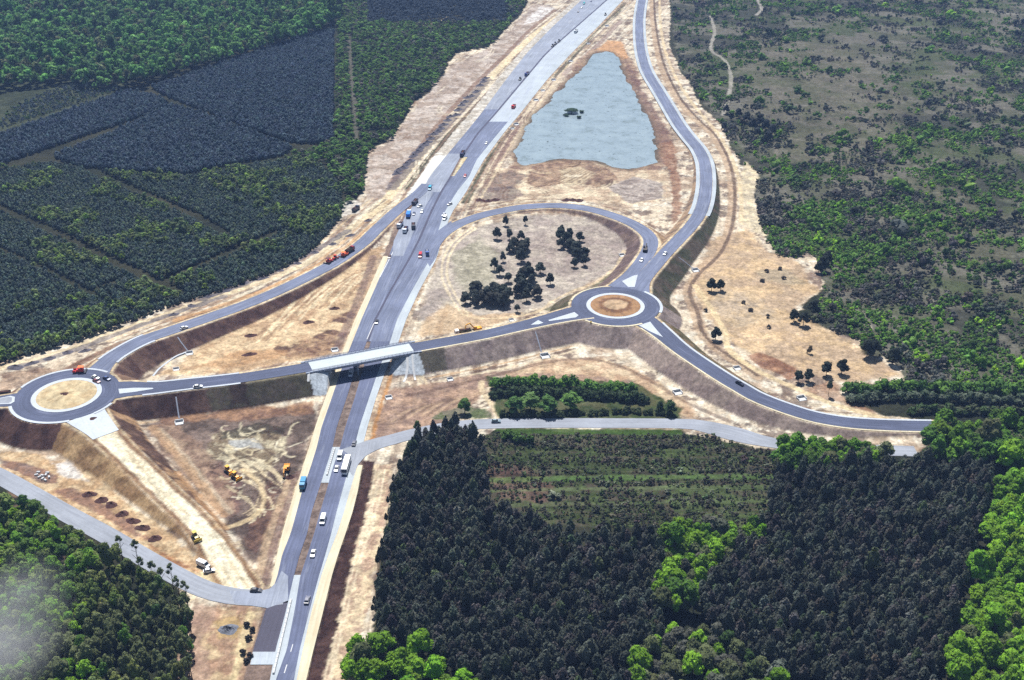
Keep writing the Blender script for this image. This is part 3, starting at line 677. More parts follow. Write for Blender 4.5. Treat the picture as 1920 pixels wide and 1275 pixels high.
# haul road: pale compacted sand with soft edges
hp = ROADS['haul_road']; hk = int(np.argmin(np.hypot(hp[:, 0] - G(200, 815, 7)[0], hp[:, 1] - G(200, 815, 7)[1])))
hc = hp[hk - 1:, :2]; i = near(hc, 14); dd, arc_, sd_ = poly_dist(X[i], Y[i], hc, False)
dd = dd + 1.6 * (fbm(X[i], Y[i], 5, 4, 71) - 0.5)
hw_ = np.interp(arc_, [0, 20, 90, 120], [4.6, 3.7, 3.7, 5.0])
mix_in(i, (1 - sstep(hw_ + 1.6, hw_ + 3.0, dd)) * 0.8, alb((158, 118, 84)))
mix_in(i, 1 - sstep(hw_ - 0.5, hw_ + 0.6, dd), alb((254, 244, 214)))
st_ = fbm(dd * sd_ + 60, arc_ * 0.05, 1.3, 3, 72)
mix_in(i, (1 - sstep(hw_ - 0.6, hw_ + 0.4, dd)) * sstep(0.5, 0.66, st_) * 0.6, alb((222, 198, 156)))
# pond basin
PP = Gp(POND, -0.5); i = near(PP, 12); d, _, _ = poly_dist(X[i], Y[i], PP); s = np.where(in_poly(X[i], Y[i], PP), d, -d) + 2.0 + 8 * (fbm(X[i], Y[i], 30, 4, 44) - 0.5)
pf = 0.62 + 0.5 * sstep(2, 14, s) + 0.7 * (fbm(X[i], Y[i], 18, 5, 46) - 0.5)
H[i] = np.where(s > -8, np.minimum(H[i], H[i] * (1 - sstep(-8, 4, s)) - np.clip(pf, 0.53, 1.4) * sstep(-8, 4, s)), H[i])
mix_in(i, sstep(-9, -1, s) * 0.6, alb((150, 126, 104)))
mix_in(i, sstep(-4, 1.5, s) * 0.85, alb((112, 104, 90)))
# paved cones under the bridge ends
ABUT = []
for nm, k in (('bridge_approach', -1), ('overpass_road', 0)):
    p = ROADS[nm][k]; q = ROADS[nm][-3 if k == -1 else 2]
    u = np.array([p[0] - q[0], p[1] - q[1]]); u /= np.hypot(*u)
    i = near(np.array([p[:2]]), 16); rx, ry = X[i] - p[0], Y[i] - p[1]
    a = rx * u[0] + ry * u[1]; dd = np.hypot(rx, ry)
    m = (a > -2.5) & (dd < 18.5) & (H[i] > 0.14) & (ry < 7) & (bestE[i] < ZD - 0.3)
    mix_in(i, m * 0.97, alb((206, 216, 226)) * 1.1)
    ABUT.append((p[:2], u))
COL *= (1 + 0.45 * (n_small - 0.5) + 0.35 * (n_mid - 0.5) + 0.35 * (fbm(X, Y, 1.9, 2, 19) - 0.5))[:, None]
lum = COL.mean(1, keepdims=True); COL = lum + (COL - lum) * 0.98; COL = np.clip(COL * (lum / 0.30) ** 0.16, 0.01, 0.85)

HG = H.reshape(NY, NX)
def hz(x, y):
    """ground height at points"""
    x = np.asarray(x, float); y = np.asarray(y, float)
    i = np.clip(np.searchsorted(gx, x) - 1, 0, NX - 2); j = np.clip(np.searchsorted(gy, y) - 1, 0, NY - 2)
    fx = np.clip((x - gx[i]) / (gx[i + 1] - gx[i]), 0, 1); fy = np.clip((y - gy[j]) / (gy[j + 1] - gy[j]), 0, 1)
    return (HG[j, i] * (1 - fx) + HG[j, i + 1] * fx) * (1 - fy) + (HG[j + 1, i] * (1 - fx) + HG[j + 1, i + 1] * fx) * fy

def on_ground(px, py, up=0.0):
    """ground point under a thing whose point `up` metres above the ground shows at (px, py)"""
    z = 0.0
    for _ in range(8):
        x, y = G(px, py, z + up); z = 0.5 * z + 0.5 * float(hz(x, y))
    x, y = G(px, py, z + up)
    return float(x), float(y), float(hz(x, y))

jj, ii = np.meshgrid(np.arange(NY - 1), np.arange(NX - 1), indexing='ij')
a = (jj * NX + ii).ravel(); quads = np.stack([a, a + 1, a + NX + 1, a + NX], 1)
M_GROUND = mat_tint('soil_and_scrub', 0.95, 0.08, 0.8, 0.34, attr='tint', bump=0.35)
ground = link('ground', mesh_np('ground', np.stack([X, Y, H], 1), quads, COL, smooth_shade=True), M_GROUND)
tag(ground, kind='structure')

# ================================================================== road sheets
def ribbon(name, Lp, Rp, z, mat, kind='structure', mesh_only=False):
    Lp = np.asarray(Lp); Rp = np.asarray(Rp); n = len(Lp)
    z = np.full(n, z) if np.isscalar(z) else np.asarray(z)
    W = np.hypot(*(Rp - Lp)[:, :2].T); S = np.concatenate([[0], np.cumsum(np.hypot(*np.diff((Lp + Rp) / 2, axis=0).T))])
    K = 5
    V = []; U = []
    for k in range(K):
        t = k / (K - 1)
        V.append(np.column_stack([Lp * (1 - t) + Rp * t, z])); U.append(np.column_stack([W * t, S]))
    V = np.vstack(V); U = np.vstack(U); Fa = []
    for k in range(K - 1):
        for r in range(n - 1):
            Fa.append((k * n + r, (k + 1) * n + r, (k + 1) * n + r + 1, k * n + r + 1))
    me = mesh_np(name, V, Fa, uv=U)
    if me.polygons[0].normal.z < 0: me.flip_normals()
    if mesh_only: return me
    return tag(link(name, me, mat), kind=kind)

def road_ribbon(name, P, mat, dz=0.0, ext=0.0):
    T = np.gradient(P[:, :2], axis=0); T /= np.hypot(T[:, 0], T[:, 1])[:, None]
    Nn = np.stack([-T[:, 1], T[:, 0]], 1)
    w = P[:, 3:4] + ext
    return ribbon(name, P[:, :2] + Nn * w, P[:, :2] - Nn * w, P[:, 2] + dz, mat)

M_ASPH = mat_road('fresh_asphalt', alb((128, 137, 165)), 0.30, 0.22, alb((180, 188, 210)), 0.3)
M_ASPH2 = mat_road('dark_asphalt', alb((96, 94, 112)), 0.22, 0.12)
M_ASPH3 = mat_road('ring_asphalt', alb((96, 104, 132)), 0.26, 0.18, alb((150, 157, 188)), 0.2)
M_ASPH4 = mat_road('bluish_asphalt', alb((112, 120, 150)), 0.30, 0.24, alb((168, 176, 198)), 0.22)
M_OLD = mat_road('worn_asphalt', alb((176, 182, 194)), 0.16, 0.18, alb((146, 150, 164)), 0.3)
M_PALE = mat_road('pale_base_course', alb((206, 216, 226)), 0.14, 0.12, alb((176, 184, 214)), 0.3)
M_GREYB = mat_road('grey_base_course', alb((166, 174, 192)), 0.2, 0.2, alb((220, 228, 240)), 0.25)
M_SHLD = mat_road('concrete_shoulder', alb((206, 216, 224)), 0.10, 0.16, alb((160, 168, 190)), 0.15)
M_CREAM = mat_road('cream_sand_verge', alb((246, 235, 204)), 0.14, 0.14, alb((222, 200, 158)), 0.4)
M_BROWN = mat_road('brown_median_soil', alb((160, 136, 124)), 0.15, 0.16, alb((190, 162, 144)), 0.2)
M_HAUL = mat_road('haul_sand', alb((248, 228, 184)), 0.12, 0.10, alb((222, 192, 150)), 0.3)
M_CONC = mat_road('pale_concrete', alb((226, 234, 244)), 0.06, 0.08, alb((190, 200, 214)), 0.2)
M_CHALK = mat_road('white_chalk_verge', alb((246, 246, 238)), 0.08, 0.10, alb((222, 214, 196)), 0.25)
M_DARKL = mat_road('drain_channel', alb((92, 92, 116)), 0.1, 0.1)
M_WHITE = mat_plain('white_concrete', alb((246, 248, 250)), 0.8, 0, 0.2, 0.08)

# motorway, band by band
b = mw_band(1, 2, 0.30, 1126, 1222); ribbon('motorway_new_asphalt', *b, 0.30, M_ASPH2)
b = mw_band(1, 2, 0.30, 1222, 1246); ribbon('motorway_base_strip', *b, 0.30, M_PALE)
b = mw_band(1, 2, 0.30, 640, 1130); ribbon('motorway_carriageway', *b, 0.30, M_ASPH4)
b = mw_band(1, 2, 0.30, 360, 640); ribbon('motorway_carriageway', *b, 0.30, M_ASPH)
b = mw_band(1, 2, 0.30, 288, 360); ribbon('motorway_grey_stretch', *b, 0.30, M_GREYB)
b = mw_band(1, 2, 0.30, 205, 288); ribbon('motorway_carriageway', *b, 0.30, M_ASPH)
b = mw_band(1, 2, 0.30, -50, 205); ribbon('motorway_pale_stretch', *b, 0.30, M_GREYB)
b = mw_band(3, 4, 0.30, 640, 1400); ribbon('motorway_carriageway', *b, 0.30, M_ASPH4)
b = mw_band(8, 4, 0.30, 330, 640); ribbon('motorway_carriageway', *b, 0.30, M_ASPH)
b = mw_band(3, 4, 0.30, 294, 330); ribbon('motorway_carriageway', *b, 0.30, M_ASPH)
b = mw_band(8, 4, 0.30, 228, 294); ribbon('motorway_carriageway', *b, 0.30, M_ASPH)
b = mw_band(8, 4, 0.30, -50, 228); ribbon('motorway_pale_stretch', *b, 0.30, M_PALE)
b = mw_band(4, 5, 0.28, 862, 1400); ribbon('motorway_shoulder', *b, 0.28, M_SHLD)
b = mw_band(4, 5, 0.28, 838, 862); ribbon('motorway_shoulder', *b, 0.28, M_OLD)
b = mw_band(4, 5, 0.28, -50, 838); ribbon('motorway_shoulder', *b, 0.28, M_SHLD)
b = mw_band(6, 1, 0.25, 480, 1100); ribbon('motorway_verge', *b, 0.25, M_CREAM)
b = mw_band(5, 7, 0.25, 872, 1400); ribbon('motorway_verge', *b, 0.25, M_CREAM)
b = mw_band(6, 1, 0.25, 292, 362); ribbon('motorway_verge', *b, 0.25, M_CHALK)
b = mw_band(2, 8, 0.29, 330, 640); ribbon('median_strip', *b, 0.29, M_DARKL)
b = mw_band(2, 8, 0.27, -50, 294); ribbon('median_strip', *b, 0.27, M_DARKL)
b = mw_band(2, 3, 0.28, 1078, 1400); ribbon('median_strip', *b, 0.28, M_SHLD)
b = mw_band(2, 3, 0.28, 838, 905); ribbon('median_strip', *b, 0.28, M_SHLD)
# junction flares, where the side roads run into the carriageways
def sheet(name, pts, z, mat, step=None):
    P = Gp(pts, z); n = len(P)
    me = bpy.data.meshes.new(name)
    me.from_pydata([(p[0], p[1], z) for p in P], [], [tuple(range(n))]); me.update()
    u = me.uv_layers.new(name='UVMap')
    for l in me.loops: u.data[l.index].uv = P[l.vertex_index]
    if me.polygons[0].normal.z < 0: me.flip_normals()
    return tag(link(name, me, mat), kind='structure')
sheet('junction_flare', [(430, 1107), (480, 1109), (505, 1104), (518, 1092), (528, 1070), (540, 1080), (540, 1126), (502, 1140), (440, 1131)], 0.33, M_GREYB)
sheet('junction_flare', [(642, 862), (662, 840), (690, 829), (712, 828), (720, 838), (690, 850), (672, 870), (662, 892), (652, 880)], 0.33, M_OLD)
sheet('works_yard', [(738, 452), (760, 405), (792, 362), (806, 352), (812, 362), (790, 400), (768, 452), (756, 480), (736, 480)], 0.325, M_GREYB)
sheet('loop_merge', [(800, 455), (822, 432), (846, 414), (850, 428), (828, 452), (818, 482), (806, 500), (800, 490)], 0.315, M_ASPH)
# other roads
for nm, mt in (('bridge_approach', M_ASPH3), ('overpass_road', M_ASPH3), ('loop_ramp', M_ASPH), ('north_road', M_ASPH), ('east_road', M_ASPH3), ('slip_road', M_ASPH), ('west_road', M_ASPH3), ('village_road', M_OLD), ('old_road', M_OLD)):
    road_ribbon(nm, ROADS[nm], mt)
road_ribbon('roundabout_apron_road', hp[:hk + 1], M_CONC)

def ring_sheet(name, c, r0, r1, z, mat, h=0.0, n=96, mesh_only=False):
    V, U, Fa = [], [], []
    prof = [(r0, z), (r1, z)] if h == 0 else [(r0, z - 0.02), (r0, z + h), (r1, z + h), (r1, z - 0.02)]
    for (r, zz) in prof:
        for k in range(n):
            a = 2 * math.pi * k / n; V.append((c[0] + r * math.cos(a), c[1] + r * math.sin(a), zz)); U.append((r, a * r1))
    for p in range(len(prof) - 1):
        for k in range(n):
            Fa.append((p * n + k, (p + 1) * n + k, (p + 1) * n + (k + 1) % n, p * n + (k + 1) % n))
    me = mesh_np(name, V, Fa, uv=U)
    return me if mesh_only else tag(link(name, me, mat), kind='structure')
for c in (RA_L, RA_R):
    ring_sheet('roundabout_road', c, R_APRON - 0.2, R_RING, ZD + 0.02, M_ASPH3)

# pale kerbed edges along the roundabout legs (real 12 cm kerb strips)
def kerb(name, P, side, off, w, mat, h=0.12):
    T = np.gradient(P[:, :2], axis=0); T /= np.hypot(T[:, 0], T[:, 1])[:, None]
    Nn = np.stack([-T[:, 1], T[:, 0]], 1) * side
    a = P[:, :2] + Nn * (P[:, 3:4] + off); b_ = P[:, :2] + Nn * (P[:, 3:4] + off + w); n = len(P); V = []
    for e, dz in ((a, -0.1), (a, h), (b_, h), (b_, -0.1)): V.append(np.column_stack([e, P[:, 2] + dz]))
    V = np.vstack(V); Fa = [(p * n + r, (p + 1) * n + r, (p + 1) * n + r + 1, p * n + r + 1) for p in range(3) for r in range(n - 1)]
    U = np.column_stack([V[:, 0], V[:, 1]])
    return tag(link(name, mesh_np(name, V, Fa, uv=U), mat), kind='structure')
for nm, rng_, w in (('bridge_approach', (4, 15), 1.2), ('west_road', (9, 24), 1.2), ('slip_road', (4, 12), 1.3)):
    P = ROADS[nm][rng_[0]:rng_[1]]
    for s in (1, -1): kerb('kerb', P, s, 0.0, w, M_CONC)
for s in (1, -1): kerb('kerb', ROADS['north_road'][30:], s, 0.2, 2.6, M_SHLD, 0.03)
kerb('kerb', ROADS['east_road'][4:], 1, 0.1, 1.2, M_CONC, 0.05)
kerb('kerb', ROADS['east_road'][4:], -1, 0.1, 1.0, M_CREAM, 0.05)
kerb('kerb', ROADS['overpass_road'], -1, 0.1, 1.0, M_CREAM, 0.05)
# curb arcs round the open sides of both rings
def arc_kerb(c, a0, a1, r, w, mat):
    n = 28; A = np.radians(np.linspace(a0, a1, n)); V = []
    for rr, z in ((r, ZD - 0.1), (r, ZD + 0.12), (r + w, ZD + 0.12), (r + w, ZD - 0.1)):
        V.append(np.column_stack([c[0] + rr * np.cos(A), c[1] + rr * np.sin(A), np.full(n, z)]))
    V = np.vstack(V); Fa = [(p * n + k, (p + 1) * n + k, (p + 1) * n + k + 1, p * n + k + 1) for p in range(3) for k in range(n - 1)]
    tag(link('kerb', mesh_np('kerb', V, Fa, uv=V[:, :2]), mat), kind='structure')
arc_kerb(RA_L, 60, 165, R_RING, 1.3, M_CONC); arc_kerb(RA_L, 205, 292, R_RING, 1.5, M_CONC); arc_kerb(RA_L, -42, -18, R_RING, 1.3, M_CONC)
arc_kerb(RA_R, 100, 165, R_RING, 1.0, M_CREAM); arc_kerb(RA_R, 225, 300, R_RING, 1.2, M_CREAM); arc_kerb(RA_R, -20, 45, R_RING, 1.6, M_CONC)

# lane dashes on the finished stretch at the bottom of the frame and pale lane lines by the bridge
def dash(name, a, b_, w, z=0.312):
    p = np.array(G(*a, z)); q = np.array(G(*b_, z)); t = (q - p) / np.hypot(*(q - p)); nn = np.array([-t[1], t[0]]) * w / 2
    ribbon(name, np.array([p + nn, q + nn]), np.array([p - nn, q - nn]), z, M_WHITE)
dash('lane_marking', (533, 1262), (538, 1246), 0.35); dash('lane_marking', (545, 1222), (549, 1208), 0.3)
dash('lane_marking', (712, 520), (738, 470), 0.5, 0.306); dash('lane_marking', (688, 636), (701, 606), 0.4, 0.306)

# pond
M_WATER, nt, bs_, N, L = new_mat('pond_water')
tc = N('ShaderNodeTexCoord'); n1 = N('ShaderNodeTexNoise'); n1.inputs['Scale'].default_value = 0.07; n1.inputs['Detail'].default_value = 9; n1.inputs['Roughness'].default_value = 0.72
L(tc.outputs['Object'], n1.inputs['Vector'])
cr = N('ShaderNodeValToRGB'); cr.color_ramp.elements[0].position = 0.30; cr.color_ramp.elements[0].color = (*alb((132, 146, 142)), 1)
cr.color_ramp.elements[1].position = 0.46; cr.color_ramp.elements[1].color = (*alb((168, 186, 196)), 1)  # mud and the sky's pale reflection are both put into the base colour
e = cr.color_ramp.elements.new(0.66); e.color = (*alb((184, 202, 210)), 1)
L(n1.outputs['Fac'], cr.inputs['Fac'])
n5 = N('ShaderNodeTexNoise'); n5.inputs['Scale'].default_value = 0.30; n5.inputs['Detail'].default_value = 5; n5.inputs['Roughness'].default_value = 0.6; L(tc.outputs['Object'], n5.inputs['Vector'])
r5 = N('ShaderNodeMapRange'); r5.inputs['From Min'].default_value = 0.63; r5.inputs['From Max'].default_value = 0.68; L(n5.outputs['Fac'], r5.inputs['Value'])
m5 = N('ShaderNodeMix'); m5.data_type = 'RGBA'; L(r5.outputs['Result'], m5.inputs[0]); L(cr.outputs['Color'], m5.inputs[6]); m5.inputs[7].default_value = (*alb((84, 92, 84)), 1)
L(m5.outputs[2], bs_.inputs['Base Color'])
bs_.inputs['Roughness'].default_value = 0.12; bs_.inputs['IOR'].default_value = 1.33
n2 = N('ShaderNodeTexNoise'); n2.inputs['Scale'].default_value = 0.8; L(tc.outputs['Object'], n2.inputs['Vector'])
bp = N('ShaderNodeBump'); bp.inputs['Strength'].default_value = 0.015; L(n2.outputs['Fac'], bp.inputs['Height']); L(bp.outputs['Normal'], bs_.inputs['Normal'])
c0 = PP.mean(0); WP = c0 + (PP - c0) * 1.1
me = bpy.data.meshes.new('pond_water'); me.from_pydata([(p[0], p[1], -0.5) for p in WP], [], [tuple(range(len(WP)))]); me.update()
if me.polygons[0].normal.z < 0: me.flip_normals()
tag(link('pond_water', me, M_WATER), kind='structure')
# ================================================================== trees
M_LEAF = mat_tint('leaves', 0.8, 0.15, 0.5, 0.25, 0.30)
M_NEEDLE = mat_tint('needles', 0.85, 0.12, 0.6, 0.2, 0.12)
M_BARK = mat_plain('bark', (0.075, 0.055, 0.04), 0.95, 0, 0.1, 0.25, 2.0)

def ico(sub=0):
    t = (1 + 5 ** .5) / 2
    v = [(-1, t, 0), (1, t, 0), (-1, -t, 0), (1, -t, 0), (0, -1, t), (0, 1, t), (0, -1, -t), (0, 1, -t), (t, 0, -1), (t, 0, 1), (-t, 0, -1), (-t, 0, 1)]
    f = [(0, 11, 5), (0, 5, 1), (0, 1, 7), (0, 7, 10), (0, 10, 11), (1, 5, 9), (5, 11, 4), (11, 10, 2), (10, 7, 6), (7, 1, 8), (3, 9, 4), (3, 4, 2), (3, 2, 6), (3, 6, 8), (3, 8, 9), (4, 9, 5), (2, 4, 11), (6, 2, 10), (8, 6, 7), (9, 8, 1)]
    v = [np.array(p, float) / np.linalg.norm(p) for p in v]
    for _ in range(sub):
        c = {}; nf = []
        def m(a, b):
            k = (min(a, b), max(a, b))
            if k not in c: q = v[a] + v[b]; v.append(q / np.linalg.norm(q)); c[k] = len(v) - 1
            return c[k]
        for a, b, d in f:
            x, y, z = m(a, b), m(b, d), m(d, a); nf += [(a, x, z), (b, y, x), (d, z, y), (x, y, z)]
        f = nf
    return np.array(v), np.array(f)
ICO0, ICO1 = ico(0), ico(1)


class Crown:
    def __init__(s): s.V = []; s.F = []; s.T = []; s.n = 0
    def add(s, V, Fa, t):
        s.V.append(V); s.F.append(Fa + s.n); s.T.append(np.full(len(V), t) if np.isscalar(t) else t); s.n += len(V)
    def lump(s, r, c, R, sq=1.0, jag=0.25, sub=0, t=1.0):
        v, f = ICO1 if sub else ICO0
        k = 1 + jag * (r.random(len(v)) - 0.5) * 2
        s.add(v * k[:, None] * R * np.array([1, 1, sq]) + c, f, t)
    def leaves(s, r, n, P, Nn, size, t, wild=0.5):
        """n small three-cornered leaf clumps at P facing about Nn"""
        N_ = Nn + wild * r.normal(size=(n, 3)); N_ /= np.linalg.norm(N_, axis=1)[:, None]
        a = np.cross(N_, r.normal(size=(n, 3))); a /= np.linalg.norm(a, axis=1)[:, None]; b = np.cross(N_, a)
        sz = size * (0.6 + 0.8 * r.random((n, 1)))
        V = np.stack([P + a * sz, P - a * sz * 0.5 + b * sz * 0.85, P - a * sz * 0.5 - b * sz * 0.85], 1).reshape(-1, 3)
        s.add(V, np.arange(3 * n).reshape(n, 3), np.repeat(t, 3) if not np.isscalar(t) else t)
    def done(s): return np.vstack(s.V), np.vstack(s.F), np.concatenate(s.T)


def pine_prof(z, p):
    return np.where(z < 0.3, 0.72 + 0.28 * z / 0.3, np.sqrt(np.clip(1 - ((z - 0.3) / 0.7) ** 2, 0, 1)) ** (2 * p))


def pine_crown(seed, h, R, n, base=0.25, round_=0.65, sub=1):
    """egg-shaped crown: a knobbly hull with needle clumps standing out of it"""
    r = np.random.default_rng(seed); c = Crown()
    v, f = ICO1 if sub else ICO0
    z = (v[:, 2] + 1) / 2
    ring = np.hypot(v[:, 0], v[:, 1]) + 1e-6
    prof = pine_prof(z, round_)
    a = np.arctan2(v[:, 1], v[:, 0])
    k = (1 + 0.18 * np.sin(3 * a + seed) * np.cos(5 * z + seed)) * (1 + 0.40 * (r.random(len(v)) - 0.5))
    hv = np.column_stack([v[:, 0] / ring * R * prof * k, v[:, 1] / ring * R * prof * k, h * (base + (0.99 - base) * z) + 0.05 * h * (r.random(len(v)) - 0.5)])
    c.add(hv, f, 0.8 + 0.4 * r.random(len(hv)))
    u = r.random(n); a = r.random(n) * 2 * np.pi
    pr = pine_prof(u, round_)
    rad = R * pr * (0.85 + 0.4 * r.random(n))
    P = np.column_stack([rad * np.cos(a), rad * np.sin(a), h * (base + (1.02 - base) * u)])
    Nn = np.column_stack([np.cos(a) * 0.8, np.sin(a) * 0.8, 0.35 + 0.6 * u])
    c.leaves(r, n, P, Nn, R * (0.26 if n > 40 else 0.34), 0.7 + 0.6 * r.random(n), 0.35)
    return c.done()


def leafy_crown(seed, h, R, lobes, n, base=0.3):
    """broad crown: a cluster of lumps, each covered in leaf clumps"""
    r = np.random.default_rng(seed); c = Crown(); H0 = h * base; hh = h - H0
    cs = []
    for k in range(lobes):
        a = 2.4 * k + seed; u = (k + 0.5) / lobes
        q = R * 0.66 * math.sqrt(u) * (0.75 + 0.5 * r.random())
        zc = H0 + hh * (0.26 + 0.46 * (1 - u) + 0.14 * r.random()); Rl = R * (0.36 + 0.20 * r.random())
        cs.append((np.array([q * math.cos(a), q * math.sin(a), zc]), Rl, 0.75 + 0.5 * r.random()))
    sq = min(1.0, hh / (2 * R) + 0.25)
    for p, Rl, t in cs: c.lump(r, p, Rl * 0.92, sq, 0.22, 1 if n > 200 else 0, t)
    m = max(4, n // lobes)
    for p, Rl, t in cs:
        d = r.normal(size=(m, 3)); d[:, 2] = np.abs(d[:, 2]) * 1.1 - 0.35; d /= np.linalg.norm(d, axis=1)[:, None]
        P = p + d * Rl * (0.88 + 0.30 * r.random((m, 1))) * np.array([1, 1, sq])
        c.leaves(r, m, P, d + np.array([0, 0, .3]), R * (0.13 if n > 200 else 0.20), t * (0.75 + 0.5 * r.random(m)), 0.38)
    return c.done()


def trunk_mesh(h, r0, seed=0, limbs=4, R=2.0):
    mb = MB(); r = random.Random(seed); pts = []
    n = 5; lean = (r.uniform(-.03, .03) * h, r.uniform(-.03, .03) * h)
    for k in range(n):
        t = k / (n - 1); pts.append((lean[0] * t, lean[1] * t, h * 0.8 * t, r0 * (1 - 0.8 * t)))
    V = []; m = 6
    for x, y, z, rr in pts:
        for i in range(m): V.append((x + rr * math.cos(2 * math.pi * i / m), y + rr * math.sin(2 * math.pi * i / m), z))
    Fa = [(k * m + i, k * m + (i + 1) % m, (k + 1) * m + (i + 1) % m, (k + 1) * m + i) for k in range(n - 1) for i in range(m)]
    mb.add(V, Fa)
    for k in range(limbs):
        a = 2.4 * k + seed; z0 = h * (0.38 + 0.08 * k)
        mb.bar((0, 0, z0), (math.cos(a) * R * 0.6, math.sin(a) * R * 0.6, z0 + h * 0.14), r0 * 0.45)
    return mb.mesh('trunk')


PROTO = {
 'near_pine': [pine_crown(s, 11, 1.5, 80, 0.50, 0.75) for s in range(10)],
 'far_pine': [pine_crown(40 + s, 4.6, 1.75, 16, 0.1, 0.6, 0) for s in range(8)],
 'round_pine': [leafy_crown(20 + s, 9, 2.9, 9, 260, 0.0) for s in range(6)],
 'leafy': [leafy_crown(s, 13, 3.4, 9, 420, 0.25) for s in range(7)],
 'stem': [leafy_crown(110 + s, 14, 1.6, 6, 110, 0.62) for s in range(4)],
 'full': [leafy_crown(120 + s, 13, 3.5, 10, 420, 0.0) for s in range(5)],
 'leafy_far': [leafy_crown(60 + s, 13, 3.4, 6, 84, 0.2) for s in range(6)],
 'bush': [leafy_crown(80 + s, 2.4, 1.7, 5, 60, 0.0) for s in range(7)],
 'bush_far': [leafy_crown(90 + s, 2.4, 1.7, 3, 24, 0.0) for s in range(5)],
}

def merged(name, kind, pos, scale, rot, colr, mat, label, cat):
    """a whole stand as one mesh; colr: base colour per plant"""
    protos = PROTO[kind]; Vs, Fs, Cs = [], [], []; off = 0
    which = RNG.integers(0, len(protos), len(pos))
    for w, (V, Fa, T) in enumerate(protos):
        m = which == w; k = int(m.sum())
        if not k: continue
        c, s = np.cos(rot[m]), np.sin(rot[m]); sc_ = scale[m]
        x = V[None, :, 0] * c[:, None] - V[None, :, 1] * s[:, None]; y = V[None, :, 0] * s[:, None] + V[None, :, 1] * c[:, None]
        W = np.stack([x * sc_[:, None, 0] + pos[m][:, None, 0], y * sc_[:, None, 0] + pos[m][:, None, 1], V[None, :, 2] * sc_[:, None, 1] + pos[m][:, None, 2]], 2)
        Vs.append(W.reshape(-1, 3)); Fs.append((Fa[None] + (np.arange(k) * len(V))[:, None, None] + off).reshape(-1, 3)); off += k * len(V)
        Cs.append((colr[m][:, None, :] * T[None, :, None]).reshape(-1, 3))
    o = link(name, mesh_np(name, np.vstack(Vs), np.vstack(Fs), np.clip(np.vstack(Cs), 0.004, 0.6)), mat)
    return tag(o, label, cat, kind='stuff')


def scatter(pts, spacing, z=0.0, jitter=0.45, angle=0.0, keep=None, holes=(), gaps=()):
    """points on a jittered grid inside a photo-traced outline taken at crown height z"""
    P = Gp(pts, z); c = P.mean(0); R = np.hypot(*(P - c).T).max() + spacing * 2
    k = np.arange(-R, R, spacing); a, b = np.meshgrid(k, k); a = a.ravel() + RNG.uniform(-1, 1, a.size) * jitter * spacing; b = b.ravel() + RNG.uniform(-1, 1, b.size) * jitter * spacing
    x = c[0] + a * math.cos(angle) - b * math.sin(angle); y = c[1] + a * math.sin(angle) + b * math.cos(angle)
    m = in_poly(x, y, P)
    for h in holes: m &= ~in_poly(x, y, Gp(h, z))
    x, y = x[m], y[m]
    for g, w in gaps:
        d, _, _ = poly_dist(x, y, Gp(g, z), False); q = d > w / 2; x, y = x[q], y[q]
    if keep is not None: q = keep(x, y); x, y = x[q], y[q]
    return x, y

def clear_of_roads(x, y, margin=1.0):
    ok = np.ones(len(x), bool)
    for P in ROADS.values():
        d, _, _ = poly_dist(x, y, P[::2, :2], False); ok &= d > P[:, 3].min() + margin
    return ok

def tints(n, cols, w, spread=0.16):
    k = RNG.choice(len(cols), n, p=np.array(w) / sum(w)); c = np.array(cols)[k]
    return c * np.exp(RNG.normal(0, spread, (n, 1))) * np.exp(RNG.normal(0, 0.05, (n, 3)))

def sizes(n, s, var=0.2):
    a = s * np.exp(RNG.normal(0, var, n)); return np.column_stack([a, a * np.exp(RNG.normal(0, 0.1, n))])

def framed(x, y, z):
    px, py = project(x, y, z); return (px > 0) & (px < 1920) & (py > 0) & (py < 1275)


TRUNKS = {'pine': trunk_mesh(11, 0.16, 1, 3, 1.2), 'leafy': trunk_mesh(13, 0.26, 2, 5, 3.0), 'bush': trunk_mesh(2.2, 0.07, 3, 3, 1.2), 'round': trunk_mesh(9, 0.22, 4, 4, 1.8)}
for t_ in TRUNKS.values(): t_.materials.append(M_BARK)
_cr = {}
def crown_mesh(kind, v, col):
    key = (kind, v, tuple(np.round(col, 4)))
    if key not in _cr:
        V, Fa, T = PROTO[kind][v]
        _cr[key] = mesh_np('crown', V, Fa, np.clip(T[:, None] * np.asarray(col)[None], .004, .6))
        _cr[key].materials.append(M_NEEDLE if 'pine' in kind else M_LEAF)
    return _cr[key]

def plant(name, kind, x, y, z, s, rot, col, label, cat, group, v=None):
    """one tree or bush of its own: crown and trunk"""
    v = random.randrange(len(PROTO[kind])) if v is None else v
    r = empty(name, (x, y, z), rot); r.scale = (s[0], s[0], s[1])
    tag(r, label, cat, group)
    link('crown', crown_mesh(kind, v, col), None, r)
    link('trunk', TRUNKS['pine' if kind == 'near_pine' else 'round' if kind == 'round_pine' else 'bush' if 'bush' in kind else 'leafy'], None, r)
    return r

